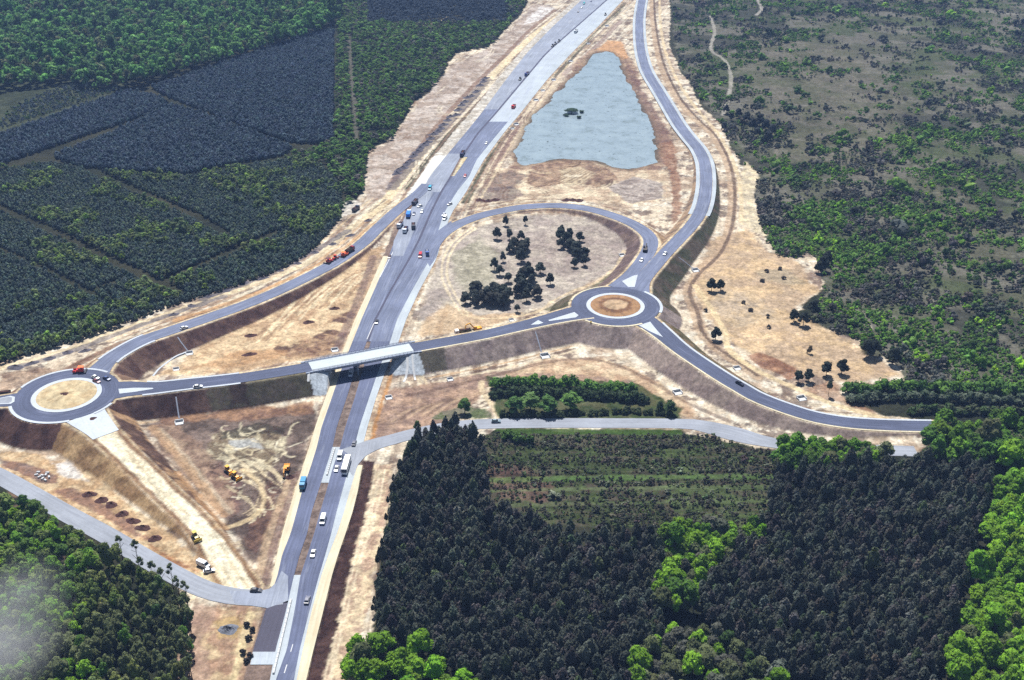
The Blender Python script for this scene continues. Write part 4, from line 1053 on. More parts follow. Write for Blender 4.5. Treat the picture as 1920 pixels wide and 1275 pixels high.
def stand(kind, x, y, scl, cols, n_own, own, rest):
    """the n_own plants that show largest as things, the others as one mass. own = (name, labeller, cat, group, palette); rest = (name, kind, mat, label, cat)"""
    z = hz(x, y); n = len(x); rot = RNG.uniform(0, 6.28, n)
    dist = np.hypot(np.hypot(x, y), CAMZ)
    order = np.argsort(np.where(framed(x, y, z + 4), dist, 1e9)); mine = order[:n_own]; mine = mine[framed(x[mine], y[mine], z[mine] + 4)]
    m = np.ones(n, bool); m[mine] = False
    if own:
        name, labeller, cat, group, pal = own
        for k in mine:
            lab, grp = labeller(x[k], y[k]); c = cols[k]
            j = int(np.argmin(((np.log(np.array(pal)) - np.log(c)) ** 2).sum(1)))
            plant(name, kind, x[k], y[k], z[k], scl[k], rot[k], pal[j], lab, cat, grp)
    if rest and m.any():
        merged(rest[0], rest[1], np.column_stack([x, y, z])[m], scl[m], rot[m], cols[m], rest[2], rest[3], rest[4])

def palette(base, spreads=(0.7, 0.85, 1.0, 1.18, 1.38)):
    return [tuple(np.asarray(b) * s) for b in base for s in spreads]

# ---- colours of foliage (base colours; the far pines also carry haze blue)
DARKP = (0.044, 0.052, 0.042); DARKP2 = (0.058, 0.066, 0.052); DARKP3 = (0.056, 0.052, 0.050)
HAZEP = (0.040, 0.058, 0.084); HAZEP2 = (0.052, 0.076, 0.092)  # far pines: blue of the distance haze is painted into these colours
LIME = (0.150, 0.290, 0.020); GRN = (0.075, 0.155, 0.024); DKG = (0.042, 0.084, 0.022); OLV = (0.105, 0.125, 0.055); GREYG = (0.095, 0.098, 0.078)

# ---- near pine wood, right of the motorway
NEARP_A = [(765, 835), (790, 800), (850, 790), (905, 812), (908, 870), (912, 925), (1005, 975), (1090, 995), (1195, 985), (1240, 1000), (1245, 1055), (1210, 1105), (1250, 1150), (1240, 1190), (1182, 1205), (1185, 1275), (1185, 1400), (900, 1400), (900, 1275), (850, 1235), (790, 1205), (700, 1190), (702, 1150), (712, 1060), (722, 1000), (735, 920), (745, 880)]
NEARP_B = [(1458, 872), (1560, 862), (1690, 862), (1760, 862), (1862, 868), (1852, 940), (1832, 1000), (1812, 1080), (1790, 1160), (1768, 1225), (1750, 1290), (1740, 1400), (1480, 1400), (1500, 1275), (1420, 1215), (1335, 1160), (1305, 1110), (1340, 1060), (1400, 1010), (1440, 950)]
xa, ya = scatter(NEARP_A, 2.35, 8.0, 0.38, 0.15); xb, yb = scatter(NEARP_B, 2.4, 8.0, 0.38, 0.15)
x = np.concatenate([xa, xb]); y = np.concatenate([ya, yb]); q = clear_of_roads(x, y, 2); x, y = x[q], y[q]
q = (fbm(x, y, 9, 3, 57) < 0.70) & (RNG.random(len(x)) > .02); x, y = x[q], y[q]; sx = sizes(len(x), 0.90, 0.17); edge = project(x, y, 0 * x)[0] < 830
cols = tints(len(x), [DARKP, DARKP2, DARKP3, (0.050, 0.072, 0.036), (0.085, 0.075, 0.060)], [5, 4, 2, .7, .12], 0.28)
pal = palette([DARKP, DARKP2, DARKP3])
def lab_np(x_, y_):
    return (('dark pine in the close-planted wood, bottom edge left of the bright green gap', 'pines at the near edge of the left dark wood') if x_ < 30 else
            ('dark pine in the close-planted wood beside the bright green tree belt', 'pines at the near edge of the right dark wood'))
stand('near_pine', x, y, sx, cols, 300, ('plantation_pine', lab_np, 'pine tree', None, pal), ('pine_wood', 'near_pine', M_NEEDLE, 'dark close-planted pine wood right of the motorway', 'wood'))
# fringe of loose pines along the west edge of that wood
# ---- far pine plantations at the left
P1 = [(282, 160), (420, 115), (560, 66), (625, 52), (626, 150), (624, 255), (600, 264), (545, 262), (430, 222), (315, 178)]
P2 = [(-330, 390), (0, 303), (100, 268), (240, 222), (312, 192), (300, 178), (240, 166), (150, 195), (0, 248), (-330, 330)]
P3 = [(98, 288), (200, 248), (322, 192), (400, 215), (548, 270), (530, 286), (440, 300), (350, 320), (290, 316), (220, 314), (140, 305)]
P4 = [(-330, 330), (0, 312), (95, 300), (210, 318), (350, 326), (450, 308), (545, 292), (600, 300), (640, 345), (640, 400), (585, 464), (520, 500), (420, 535), (300, 572), (150, 630), (0, 672), (-330, 730)]
GAPS = [([(-60, 355), (0, 385), (100, 428), (200, 478), (335, 540)], 8), ([(515, 430), (420, 470), (320, 515)], 8), ([(165, 312), (280, 362), (365, 398), (420, 430)], 8), ([(-20, 450), (90, 500), (200, 560)], 4), ([(0, 600), (120, 560), (260, 500)], 3.5)]
xs_, ys_ = [], []
for P, s, g in ((P1, 2.75, []), (P2, 2.65, []), (P3, 2.65, []), (P4, 2.05, GAPS)):
    a, b = scatter(P, s, 3.0, 0.27, 0.5, gaps=g); xs_.append(a); ys_.append(b)
np4 = sum(len(a) for a in xs_[:3])
x = np.concatenate(xs_); y = np.concatenate(ys_)
cols = np.vstack([tints(np4, [HAZEP, HAZEP2], [3, 2], 0.18), tints(len(x) - np4, [(0.046, 0.066, 0.062), (0.058, 0.082, 0.066), (0.070, 0.096, 0.056)], [3, 3, 1.5], 0.22)])
sx = np.vstack([sizes(np4, 0.86, 0.14), sizes(len(x) - np4, 0.63, 0.18)])
sapling = np.zeros(len(x), bool); sapling[np4:] = fbm(x[np4:], y[np4:], 26, 4, 50) > 0.565
sapling[np4:] &= RNG.random(len(x) - np4) < 0.65
stand('far_pine', x[~sapling], y[~sapling], sx[~sapling], cols[~sapling], 0, None, ('pine_plantation', 'far_pine', M_NEEDLE, 'blue-green young pine plantation in blocks left of the motorway', 'plantation'))
# pale green broadleaf saplings among the pines
merged('birch_thicket', 'leafy_far', np.column_stack([x, y, hz(x, y)])[sapling], sx[sapling] * np.array([0.70, 0.60]), RNG.uniform(0, 6, sapling.sum()), tints(sapling.sum(), [(0.135, 0.185, 0.070), (0.085, 0.125, 0.055), (0.16, 0.25, 0.05)], [3, 3, 1.5], 0.2), M_LEAF, 'pale green saplings dotted through the pine plantation', 'thicket')
# ---- far broadleaf forest at the top left and the bushy strip before the motorway
DF1 = [(-330, 160), (0, 152), (120, 138), (150, 150), (230, 150), (275, 140), (430, 98), (600, 48), (640, 20), (640, -120), (-330, -120)]
DF2 = [(632, 60), (640, -120), (985, -120), (985, 5), (950, 45), (918, 82), (850, 92), (838, 115), (810, 160), (775, 182), (752, 222), (735, 250), (690, 280), (685, 320), (680, 348), (655, 372), (640, 385), (642, 340), (600, 296), (548, 284), (600, 268), (628, 256), (630, 150)]
x1, y1 = scatter(DF1, 6.4, 10.0, 0.45, 0.3); x2, y2 = scatter(DF2, 3.8, 4.0, 0.45, 0.3, gaps=[([(655, 60), (660, 170), (668, 260)], 5)], keep=lambda a, b: fbm(a, b, 40, 4, 51) + 0.25 * RNG.random(len(a)) > 0.42)
c1 = tints(len(x1), [(0.085, 0.195, 0.05), (0.05, 0.10, 0.03), OLV, (0.11, 0.24, 0.055)], [4, 1.6, 1.2, 3], 0.2); c2 = tints(len(x2), [GRN, DKG, GREYG, (0.10, 0.19, 0.04)], [3, 2, 1.5, 3], 0.22)
dk = fbm(x2, y2, 70, 3, 52); px2, py2 = project(x2, y2, 0 * x2)
blue = (py2 < 45) & (px2 > 690) & (px2 < 950); c2[blue] = np.array(HAZEP) * 0.9
s1 = sizes(len(x1), 1.2, 0.2); s2 = sizes(len(x2), 0.58, 0.25) * np.array([1.0, 0.62])
stand('leafy_far', np.concatenate([x1, x2]), np.concatenate([y1, y2]), np.vstack([s1, s2]), np.vstack([c1, c2]), 0, None, ('broadleaf_forest', 'leafy_far', M_LEAF, 'far green broadleaf forest along the top left', 'forest'))
# young plantation with bare soil between, far left
S1 = [(-40, 240), (0, 226), (20, 200), (120, 158), (160, 152), (236, 162), (150, 190), (60, 220), (0, 240)]
x, y = scatter(S1, 3.2, 1.0, 0.4, 0.5, keep=lambda a, b: RNG.random(len(a)) < 0.8)
merged('young_plantation', 'bush_far', np.column_stack([x, y, hz(x, y)]), sizes(len(x), 0.8, .2), RNG.uniform(0, 6, len(x)), tints(len(x), [HAZEP2, DKG], [3, 1], .2), M_LEAF, 'low young trees with pale soil showing, far left', 'plantation')

# ---- scrubland at the right and in the clearing
def thick(a, b):
    d = 0.35 * fbm(a, b, 46, 5, 53) + 0.65 * fbm(a, b, 12, 4, 54)
    px, py = project(a, b, 0 * a)
    d += 0.10 * sstep(250, 500, py) * sstep(1900, 1500, px) + 0.09 * sstep(560, 700, py) - 0.10 * np.exp(-((px - 1560) / 190) ** 2 - ((py - 200) / 110) ** 2) - 0.05 * sstep(300, 150, py)
    return d + 0.26 * (RNG.random(len(a)) - 0.5) > 0.515
x, y = scatter(SCRUB, 2.2, 1.0, 0.5, 0.2, keep=thick, gaps=[([(1332, 30), (1340, 60), (1333, 92), (1358, 112), (1370, 140), (1367, 178)], 6), ([(1415, -10), (1428, 15), (1418, 28)], 6), ([(1820, 20), (1870, 24), (1930, 28)], 5)]); q = clear_of_roads(x, y, 3); x, y = x[q], y[q]
site_in = in_poly(x, y, SITE_P); x, y = x[~site_in], y[~site_in]
vv = fbm(x, y, 34, 4, 55) + 0.22 * (RNG.random(len(x)) - 0.5)
cols = np.where((vv > 0.56)[:, None], tints(len(x), [(0.095, 0.185, 0.034), GRN, LIME], [4, 3, 1.2], 0.22), np.where((vv < 0.46)[:, None], tints(len(x), [(0.080, 0.078, 0.074), (0.050, 0.060, 0.048)], [2, 2], 0.22), tints(len(x), [DKG, GRN, (0.075, 0.105, 0.05)], [3, 3, 2], 0.25)))
cols *= 1.12; sx = sizes(len(x), 0.72, 0.42); big = RNG.random(len(x)) < 0.05; sx[big] *= 1.9
xc, yc = scatter(CLEAR, 1.45, 0.5, 0.45, 0.0, keep=lambda a, b: (fbm(a * 0.15, b, 4, 3, 56) + 0.45 * (RNG.random(len(a)) - 0.5) > 0.44)); q = clear_of_roads(xc, yc, 2.5); xc, yc = xc[q], yc[q]
for yy_, w_ in ((892, 4.5), (912, 2.6), (940, 2.4)):
    dd_, _, _ = poly_dist(xc, yc, Gp([(915, yy_ + 8), (1150, yy_ + 3), (1450, yy_)]), False); q = (dd_ > w_ / 2) | (RNG.random(len(xc)) < .38); xc, yc = xc[q], yc[q]
cc = tints(len(xc), [(0.048, 0.050, 0.040), (0.075, 0.110, 0.045), (0.140, 0.155, 0.105), (0.08, 0.062, 0.056)], [4, 3, 2, 1.2], 0.22); sc2 = sizes(len(xc), 0.42, 0.35)
def lab_sh(x_, y_):
    px, py = project(x_, y_, 0.0)
    return (('small low bush in the striped clearing amid the dark pines', 'bushes in the clearing') if py > 790 else
            ('green scrub bush on the heath near the pale sandy edge', 'bushes on the heath'))
pal = palette([(0.065, 0.130, 0.026), GRN, DKG, (0.045, 0.048, 0.042), (0.07, 0.08, 0.05)], (0.75, 1.0, 1.3))
stand('bush_far', np.concatenate([x, xc]), np.concatenate([y, yc]), np.vstack([sx, sc2]), np.vstack([cols, cc]), 0, None, ('scrubland', 'bush_far', M_LEAF, 'mottled green and grey scrub covering the heath and clearing', 'scrub'))

# ---- near broadleaf woods
BL = [(-280, 800), (-60, 895), (0, 920), (50, 935), (130, 978), (210, 1020), (300, 1085), (352, 1122), (356, 1200), (345, 1290), (340, 1400), (-280, 1400)]
RS = [(1882, 850), (1925, 845), (2330, 840), (2400, 1400), (1752, 1400), (1768, 1290), (1795, 1195), (1822, 1090), (1850, 985), (1872, 905)]
RT = [(1728, 818), (1762, 790), (1830, 786), (1925, 782), (2330, 782), (2330, 845), (1882, 850), (1735, 850)]
RC = [(1452, 838), (1470, 806), (1560, 806), (1640, 826), (1665, 848), (1655, 862), (1560, 866), (1460, 868)]
CG = [(1245, 985), (1290, 975), (1400, 985), (1430, 975), (1440, 1000), (1395, 1020), (1330, 1070), (1300, 1120), (1240, 1140), (1212, 1105), (1248, 1060)]
CB = [(1185, 1210), (1245, 1190), (1262, 1160), (1320, 1165), (1420, 1225), (1500, 1285), (1480, 1400), (1185, 1400)]
BC = [(650, 1225), (700, 1195), (780, 1205), (850, 1240), (905, 1285), (900, 1400), (620, 1400)]
parts_ = []
for nm, P, sp, h, s, colset, w in (
    ('left', BL, 3.3, 9, 0.64, [(0.12, 0.235, 0.028), (0.070, 0.125, 0.026), (0.16, 0.29, 0.02), (0.150, 0.200, 0.055), (0.115, 0.165, 0.045)], [3, 2, 1.2, 3, 2.5]),
    ('right', RS, 4.3, 10, 0.88, [LIME, (0.12, 0.24, 0.02), OLV], [6, 3, .5]),
    ('top', RT, 4.0, 9, 0.85, [(0.10, 0.21, 0.022), GRN, OLV], [4, 3, 1]),
    ('clump', RC, 3.1, 9, 0.78, [(0.10, 0.21, 0.022), GRN, OLV, LIME], [4, 2, 1, 1]),
    ('gap', CG, 3.4, 8, 0.75, [LIME, (0.10, 0.20, 0.022), OLV, GREYG], [4, 2.5, 1.5, .8]),
    ('olive', CB, 4.4, 8, 0.8, [OLV, (0.06, 0.085, 0.03), LIME, GREYG], [4, 2, 1.2, 1.5]),
    ('bottom', BC, 4.8, 9, 0.9, [LIME, (0.11, 0.22, 0.02), OLV], [6, 3, .6])):
    a, b = scatter(P, sp, h, 0.42, 0.4); q = clear_of_roads(a, b, 2.0); a, b = a[q], b[q]
    q = ~in_poly(a, b, MW_POLY); a, b = a[q], b[q]
    sz_ = sizes(len(a), s, 0.2); ct_ = tints(len(a), colset, w, 0.15)
    if nm == 'left':
        pxl_ = project(a, b, 9 + 0 * a)[0] + 40 * (RNG.random(len(a)) - .5); oldr = pxl_ > 165
        ct_[oldr] = tints(int(oldr.sum()), [(0.160, 0.200, 0.060), (0.120, 0.165, 0.042), (0.190, 0.230, 0.085), (0.08, 0.110, 0.036)], [3, 3, 1.5, 1.5], .18); sz_[oldr] *= np.array([.80, 1.12])
    parts_.append((nm, a, b, sz_, ct_))
x = np.concatenate([p[1] for p in parts_]); y = np.concatenate([p[2] for p in parts_]); sx = np.vstack([p[3] for p in parts_]); cols = np.vstack([p[4] for p in parts_])
tagn = np.concatenate([np.full(len(p[1]), i) for i, p in enumerate(parts_)])
LABS = [('leafy tree in the mixed wood below the grey village road', 'trees in the wood by the village road'), ('bright green tree in the belt along the far right edge', 'bright trees in the right belt'),
        ('green tree above the dark pines at the right edge', 'trees above the right pine wood'), ('green tree in the clump beside the pale old road end', 'trees in the clump by the old road'),
        ('tree in the green gap between the two dark pine woods', 'trees in the gap between the pine woods'), ('olive tree below the gap at the bottom of the dark pines', 'olive trees below the gap'),
        ('bright green tree in the bottom corner beside the brown slope', 'bright trees in the bottom corner')]
lut = {(round(a, 3), round(b, 3)): int(k) for a, b, k in zip(x, y, tagn)}
pal = palette([LIME, GRN, DKG, OLV, (0.065, 0.135, 0.02), GREYG], (0.75, 0.95, 1.2))
stand('leafy', x, y, sx, cols, 290, ('broadleaf_tree', lambda a, b: LABS[lut[(round(a, 3), round(b, 3))]], 'tree', None, pal), ('broadleaf_wood', 'leafy', M_LEAF, 'near broadleaf woods, the trees behind the front ones', 'wood'))

# tall thin bare-stemmed pines on the edge of the left wood
for k, (px, py, hh) in enumerate(((222, 1012, 13), (252, 1022, 15), (262, 1052, 16), (283, 1060, 15), (300, 1072, 14), (318, 1066, 15), (330, 1090, 15), (345, 1098, 14), (352, 1150, 15), (348, 1200, 15), (354, 1235, 14), (340, 1130, 14))):
    xx, yy, zz = on_ground(px, py, hh * 0.8)
    plant('stem_pine', 'stem', xx, yy, zz, (0.9, hh / 14), k, (0.10, 0.125, 0.055), 'tall thin pine with a bare trunk on the edge of the wood', 'pine tree', 'thin pines on the wood edge')

# ---- pines inside the ramp loop, traced one by one (crown centre)
LOOP = [(932, 433, 1), (955, 433, .9), (977, 435, .95), (958, 458, .95), (975, 455, .9), (987, 452, .9), (977, 475, 1), (943, 475, .85), (927, 490, 1), (937, 500, 1), (990, 497, 1), (1013, 497, 1.05), (953, 513, 1), (973, 520, 1.05), (997, 515, .9), (1032, 517, .85), (977, 535, 1.1), (993, 535, 1), (1007, 537, 1), (887, 532, 1.1), (873, 552, 1), (893, 555, 1.1), (913, 548, 1.1), (930, 548, 1), (947, 553, 1.1), (987, 548, .95), (970, 568, .7), (1050, 433, 1), (1068, 435, 1.05), (1087, 437, 1), (1052, 450, .9), (1070, 455, 1), (1080, 468, 1), (1097, 468, 1.05), (1095, 482, .9), (1077, 485, .9), (948, 408, .9), (985, 406, .8), (1053, 424, .8)]
for k, (px, py, s) in enumerate(LOOP):
    xx, yy, zz = on_ground(px, py + 2, 5.0)
    g = 'pine cluster at the front of the loop' if px < 960 and py > 525 else 'right-hand row of pines in the loop' if px > 1045 else 'pines scattered in the middle of the loop'
    lab = {'pine cluster at the front of the loop': 'dark pine in the dense clump at the lower edge of the ramp loop', 'right-hand row of pines in the loop': 'dark pine in the short row on the dry grass near the curved ramp', 'pines scattered in the middle of the loop': 'dark pine standing on the dry grass in the middle of the ramp loop'}[g]
    if k == 36: lab, g = 'small pine at the top of the loop, nearest the motorway', None
    if k == 26: lab, g = 'small thin pine below the dense clump in the ramp loop', None
    if k == 15: lab, g = 'lone pine standing apart on the right of the loop clump', None
    plant('scots_pine', 'round_pine', xx, yy, zz, (s * random.uniform(.75, 1.15), s * random.uniform(.8, 1.1)), k * 1.3, tuple(np.array((0.044, 0.054, 0.048)) * (0.7 + 0.6 * random.random())), lab, 'pine tree', g)
ISO = [(1335, 531, 1.0, 'left one of the two dark pines at the bend of the brown ditch'), (1352, 531, .95, 'right one of the two dark pines at the bend of the brown ditch'), (1343, 622, .95, 'lone dark pine between the cream track and the ditch'),
       (1498, 702, .9, 'left one of two dark pines beside the red-brown soil patch'), (1517, 701, .9, 'right one of two dark pines beside the red-brown soil patch'), (1551, 688, 1.0, 'round dark pine on the sand, left of its twin with a shadow'), (1580, 684, 1.05, 'broad dark pine on the sand at the right with a shadow below'),
       (1490, 588, 1.0, 'dark pine at the tip of the scrub facing the sand'), (1508, 593, 1.1, 'middle dark pine at the tip of the scrub'), (1526, 574, 1.25, 'tallest dark pine at the tip of the scrub'), (1628, 650, 1.3, 'big dark pine on the scrub edge above the sand'), (1640, 648, 1.2, 'dark pine behind the big one on the scrub edge'), (1677, 664, 1.2, 'dark rounded pine at the right end of the sand edge'),
       (1545, 490, 1.2, 'dark pine at the upper right corner of the sand'), (1552, 478, 1.2, 'dark pine behind the upper right corner of the sand'), (1536, 498, .9, 'small dark pine at the upper right corner of the sand')]
for k, (px, py, s, lab) in enumerate(ISO):
    xx, yy, zz = on_ground(px, py + 2, 4.5 * s)
    plant('scots_pine', 'round_pine', xx, yy, zz, (s, s), k * 2.1, (0.024, 0.032, 0.024), lab, 'pine tree', 'dark pines on the sandy heath')
for k, (px, py, s) in enumerate([(1412, 236, 1.3), (1425, 228, 1.3), (1436, 238, 1.3), (1448, 246, 1.3), (1400, 222, 1.2), (1420, 250, 1.2), (1440, 258, 1.3), (1385, 212, 1.1), (1362, 205, 1.0), (1372, 218, .9), (1358, 236, .9)]):
    xx, yy, zz = on_ground(px, py, 4.0)
    plant('scots_pine', 'round_pine', xx, yy, zz, (s, s), k * 1.7, (0.032, 0.038, 0.040), 'dark pine in the clump on the heath beside the cream track', 'pine tree', 'dark pine clump on the heath')
rl = random.Random(3)
for k in range(37):
    px, py = [(868 + 88 * t_, 536 + 24 * u_) if k < 16 else (968 + 44 * t_, 508 + 36 * u_) if k < 24 else (957 + 28 * t_, 445 + 35 * u_) if k < 28 else (1046 + 46 * t_ + 8 * u_, 428 + 44 * t_ + 14 * u_) for t_, u_ in [(rl.random(), rl.random())]][0]
    xx, yy, zz = on_ground(px, py + 2, 4.5); s = rl.uniform(.9, 1.3)
    g = 'pine cluster at the front of the loop' if py > 500 else 'right-hand row of pines in the loop' if px > 1045 else 'pines scattered in the middle of the loop'
    lab = {'pine cluster at the front of the loop': 'dark pine in the dense clump at the lower edge of the ramp loop', 'right-hand row of pines in the loop': 'dark pine in the short row on the dry grass near the curved ramp', 'pines scattered in the middle of the loop': 'dark pine standing on the dry grass in the middle of the ramp loop'}[g]
    plant('scots_pine', 'round_pine', xx, yy, zz, (s, s * .9), k * 1.9, (0.030 + .012 * rl.random(), 0.042, 0.036), lab, 'pine tree', g)
xx, yy, zz = on_ground(1556, 724, 5.5)
plant('slender_tree', 'near_pine', xx, yy, zz, (.9, .8), 0.3, (0.05, 0.06, 0.04), 'thin tree with a bare trunk at the end of the hedge', 'tree', None)
xx, yy, zz = on_ground(1519, 655, 2.5)
plant('slender_tree', 'bush', xx, yy, zz, (.9, 1.9), 0.3, (0.13, 0.11, 0.07), 'leafless small tree standing alone on the sand', 'tree', None)
BUSHES = [(1442, 612), (1463, 503), (1408, 580), (1323, 581), (1440, 592), (1438, 507), (1395, 566), (1470, 520), (1430, 525)]
for k, (px, py) in enumerate(BUSHES):
    xx, yy, zz = on_ground(px, py, 1)
    plant('low_bush', 'bush', xx, yy, zz, (0.8 + .1 * (k % 3), 0.8), k, (0.055, 0.050, 0.045), 'small dark bush standing alone on the pale sand', 'bush', 'lone bushes on the sand')
xx, yy, zz = on_ground(1072, 212, 0.8)
plant('reed_clump', 'leafy', xx, yy, -0.6, (1.75, .32), 0.5, (0.030, 0.060, 0.035), 'dark green reed clump standing in the middle of the pond', 'reeds', None)
for k, (px, py) in enumerate([(1062, 218), (1085, 222), (1090, 212)]):
    xx, yy, zz = on_ground(px, py, 0.5)
    plant('reed_clump', 'bush', xx, yy, -0.6, (1.7, .9), 0.5, (0.034, 0.066, 0.036), 'small reed tuft at the side of the dark clump in the pond', 'reeds', 'reed tufts round the pond clump')
# ---- hedges and trees by the old road
def hedge_row(pts, n, s, cols_, lab, grp, jit=1.2, up=1.5, name='hedge_bush', kind='bush'):
    P = smooth(Gp(pts, up), 2.0); d = np.concatenate([[0], np.cumsum(np.hypot(*np.diff(P, axis=0).T))])
    for k in range(n):
        t = d[-1] * (k + 0.5) / n; xx = np.interp(t, d, P[:, 0]) + random.uniform(-jit, jit); yy = np.interp(t, d, P[:, 1]) + random.uniform(-jit, jit)
        q = s * random.uniform(.8, 1.25); c = cols_[k % len(cols_)]
        plant(name, kind, xx, yy, float(hz(xx, yy)), (q, q * random.uniform(.9, 1.3)), random.uniform(0, 6), c, lab, 'bush' if kind == 'bush' else 'tree', grp)
DK3 = [(0.085, 0.180, 0.034), (0.06, 0.135, 0.030), (0.11, 0.215, 0.034)]
hedge_row([(928, 722), (985, 716), (1060, 722), (1130, 726), (1192, 730)], 30, 1.9, DK3, 'dark green bush in the back row of the copse below the embankment', 'back row of the copse')
hedge_row([(925, 738), (990, 734), (1100, 740), (1190, 746), (1215, 752)], 46, 1.5, [(0.036, 0.062, 0.026), (0.046, 0.072, 0.032)], 'darker bush in the middle row of the copse', 'middle row of the copse')  # bushes of a darker green than the back row
hedge_row([(935, 776), (1080, 774), (1190, 768), (1265, 776)], 44, 1.0, [(0.035, 0.055, 0.025), (0.05, 0.07, 0.03)], 'low scrubby bush between the copse and the old road', 'low bushes by the old road')
for k, (px, py, s, c, lab) in enumerate([(871, 757, .95, (0.075, 0.155, 0.035), 'round green tree standing apart, left of the sandy track'), (966, 757, 1.3, (0.065, 0.140, 0.035), 'dark green tree at the left front of the copse'), (995, 753, 1.35, (0.120, 0.210, 0.060), 'palest round tree at the front of the copse'), (1029, 757, 1.3, (0.07, 0.150, 0.035), 'green tree between the two pale trees of the copse'), (1070, 751, 1.45, (0.105, 0.205, 0.045), 'bright rounded tree, rightmost at the front of the copse'), (1257, 760, .9, (0.055, 0.095, 0.035), 'green tree beyond the right end of the copse'), (1238, 761, .48, (0.05, 0.085, 0.035), 'smaller tree beside the one right of the copse'), (745 + 37, 800, .5, (0.06, 0.10, 0.03), 'light green tree at the tip of the dark pine wood')]):
    xx, yy, zz = on_ground(px, py, 5.5 * min(s, 1) ** .5)
    plant('roadside_tree', 'full', xx, yy, zz, (s, .45 + .28 * s), k, c, lab, 'tree', None)
hedge_row([(1590, 732), (1680, 728), (1780, 728), (1850, 730), (1930, 732)], 34, 1.9, DK3, 'dark green bush in the clipped-looking back row at the right', 'back row of the right hedge')
hedge_row([(1592, 748), (1680, 746), (1780, 748), (1930, 752)], 32, 1.7, [(0.105, 0.130, 0.090), (0.07, 0.10, 0.06)], 'grey-green bush in the paler front row at the right', 'front row of the right hedge')
hedge_row([(1700, 770), (1760, 766), (1800, 772), (1860, 768), (1930, 772)], 34, 1.4, [(0.065, 0.11, 0.04), (0.07, 0.085, 0.045)], 'low bush below the right hedge beside the road end', 'bushes below the right hedge')
hedge_row([(945, 815), (960, 818), (985, 824), (995, 828)], 6, 1.6, [(0.060, 0.120, 0.025)], 'light green bush between the old road and the clearing', 'light bushes by the clearing')
hedge_row([(742, 888), (738, 905), (730, 960), (722, 1010), (712, 1070), (703, 1150)], 16, .5, [(0.024, 0.032, 0.020)], 'dark small pine leaning out of the wood over the sandy track', 'edge pines by the sandy track', 2.0, 5, 'edge_pine', 'near_pine')
xx, yy, zz = on_ground(1265, 1105, 9)
plant('oak_tree', 'leafy', xx, yy, zz, (1.45, 1.1), 1.0, (0.060, 0.135, 0.016), 'large round bright green tree between the dark pine woods', 'tree', None)
for px, py in ((462, 1170), (474, 1180), (466, 1195), (455, 1222), (468, 1228), (462, 1238)):
    xx, yy, zz = on_ground(px, py, 1)
    plant('low_bush', 'bush', xx, yy, zz, (.8, .8), px, (0.022, 0.022, 0.024), 'black burnt-looking bush beside the new asphalt end', 'bush', 'dark bushes by the asphalt end')
# ================================================================== overpass bridge
_mats = {}
def paint_mat(rgb, rough=0.35, spec=0.5):
    k = (rgb, rough)
    if k not in _mats: _mats[k] = mat_plain('paint', lin(rgb) * 0.85, rough, 0, spec, 0.06)
    return _mats[k]
M_GLASS = mat_plain('dark_glass', (0.015, 0.018, 0.025), 0.12, 0, 0.6, 0.05)
M_RUBBER = mat_plain('rubber', (0.02, 0.02, 0.022), 0.9, 0, 0.2, 0.1)
M_STEEL = mat_plain('dull_steel', (0.18, 0.18, 0.19), 0.5, 0.4, 0.4, 0.1)
M_DARK = mat_plain('dark_frame', (0.03, 0.03, 0.035), 0.7, 0, 0.3, 0.1)
M_SOIL = mat_plain('dark_topsoil', alb((104, 76, 72)), 0.95, 0, 0.1, 0.25, 0.8)
M_SOILG = mat_plain('grey_spoil', alb((118, 114, 124)), 0.95, 0, 0.1, 0.3, 0.8)
M_ROCK = mat_plain('blue_grey_stone', alb((136, 140, 152)), 0.9, 0, 0.2, 0.35, 0.9)
M_DECK = mat_road('bridge_deck', alb((226, 236, 240)), 0.08, 0.08, alb((200, 212, 222)), 0.3)
M_BEAM = mat_plain('bridge_concrete', alb((176, 188, 210)), 0.85, 0, 0.2, 0.08, 0.5)
M_RAIL = mat_plain('steel_rail', alb((130, 140, 170)), 0.5, 0.3, 0.4, 0.08)

pw = np.array(ROADS['bridge_approach'][-1][:2]); pe = np.array(ROADS['overpass_road'][0][:2])
ub = (pe - pw); LB = float(np.hypot(*ub)); ub /= LB; ang = math.atan2(ub[1], ub[0])
br = empty('road_bridge', (pw[0], pw[1], 0), ang); tag(br, 'pale concrete bridge carrying the road over the unfinished motorway', 'bridge')
HWB = 5.7
dk = MB().box(-2, LB + 2, -HWB, HWB, ZD - 0.55, ZD - 0.01); deck = link('deck_slab', dk.mesh('deck_slab'), M_BEAM, br)
V = [(-0.5, -HWB + 1.1, ZD + 0.03), (LB + 0.5, -HWB + 1.1, ZD + 0.03), (LB + 0.5, HWB - 1.1, ZD + 0.03), (-0.5, HWB - 1.1, ZD + 0.03)]
me = mesh_np('deck_surface', V, [(0, 1, 2, 3)], uv=[(0, 0), (0, LB), (HWB * 2, LB), (HWB * 2, 0)])
link('deck_surface', me, M_DECK, deck)
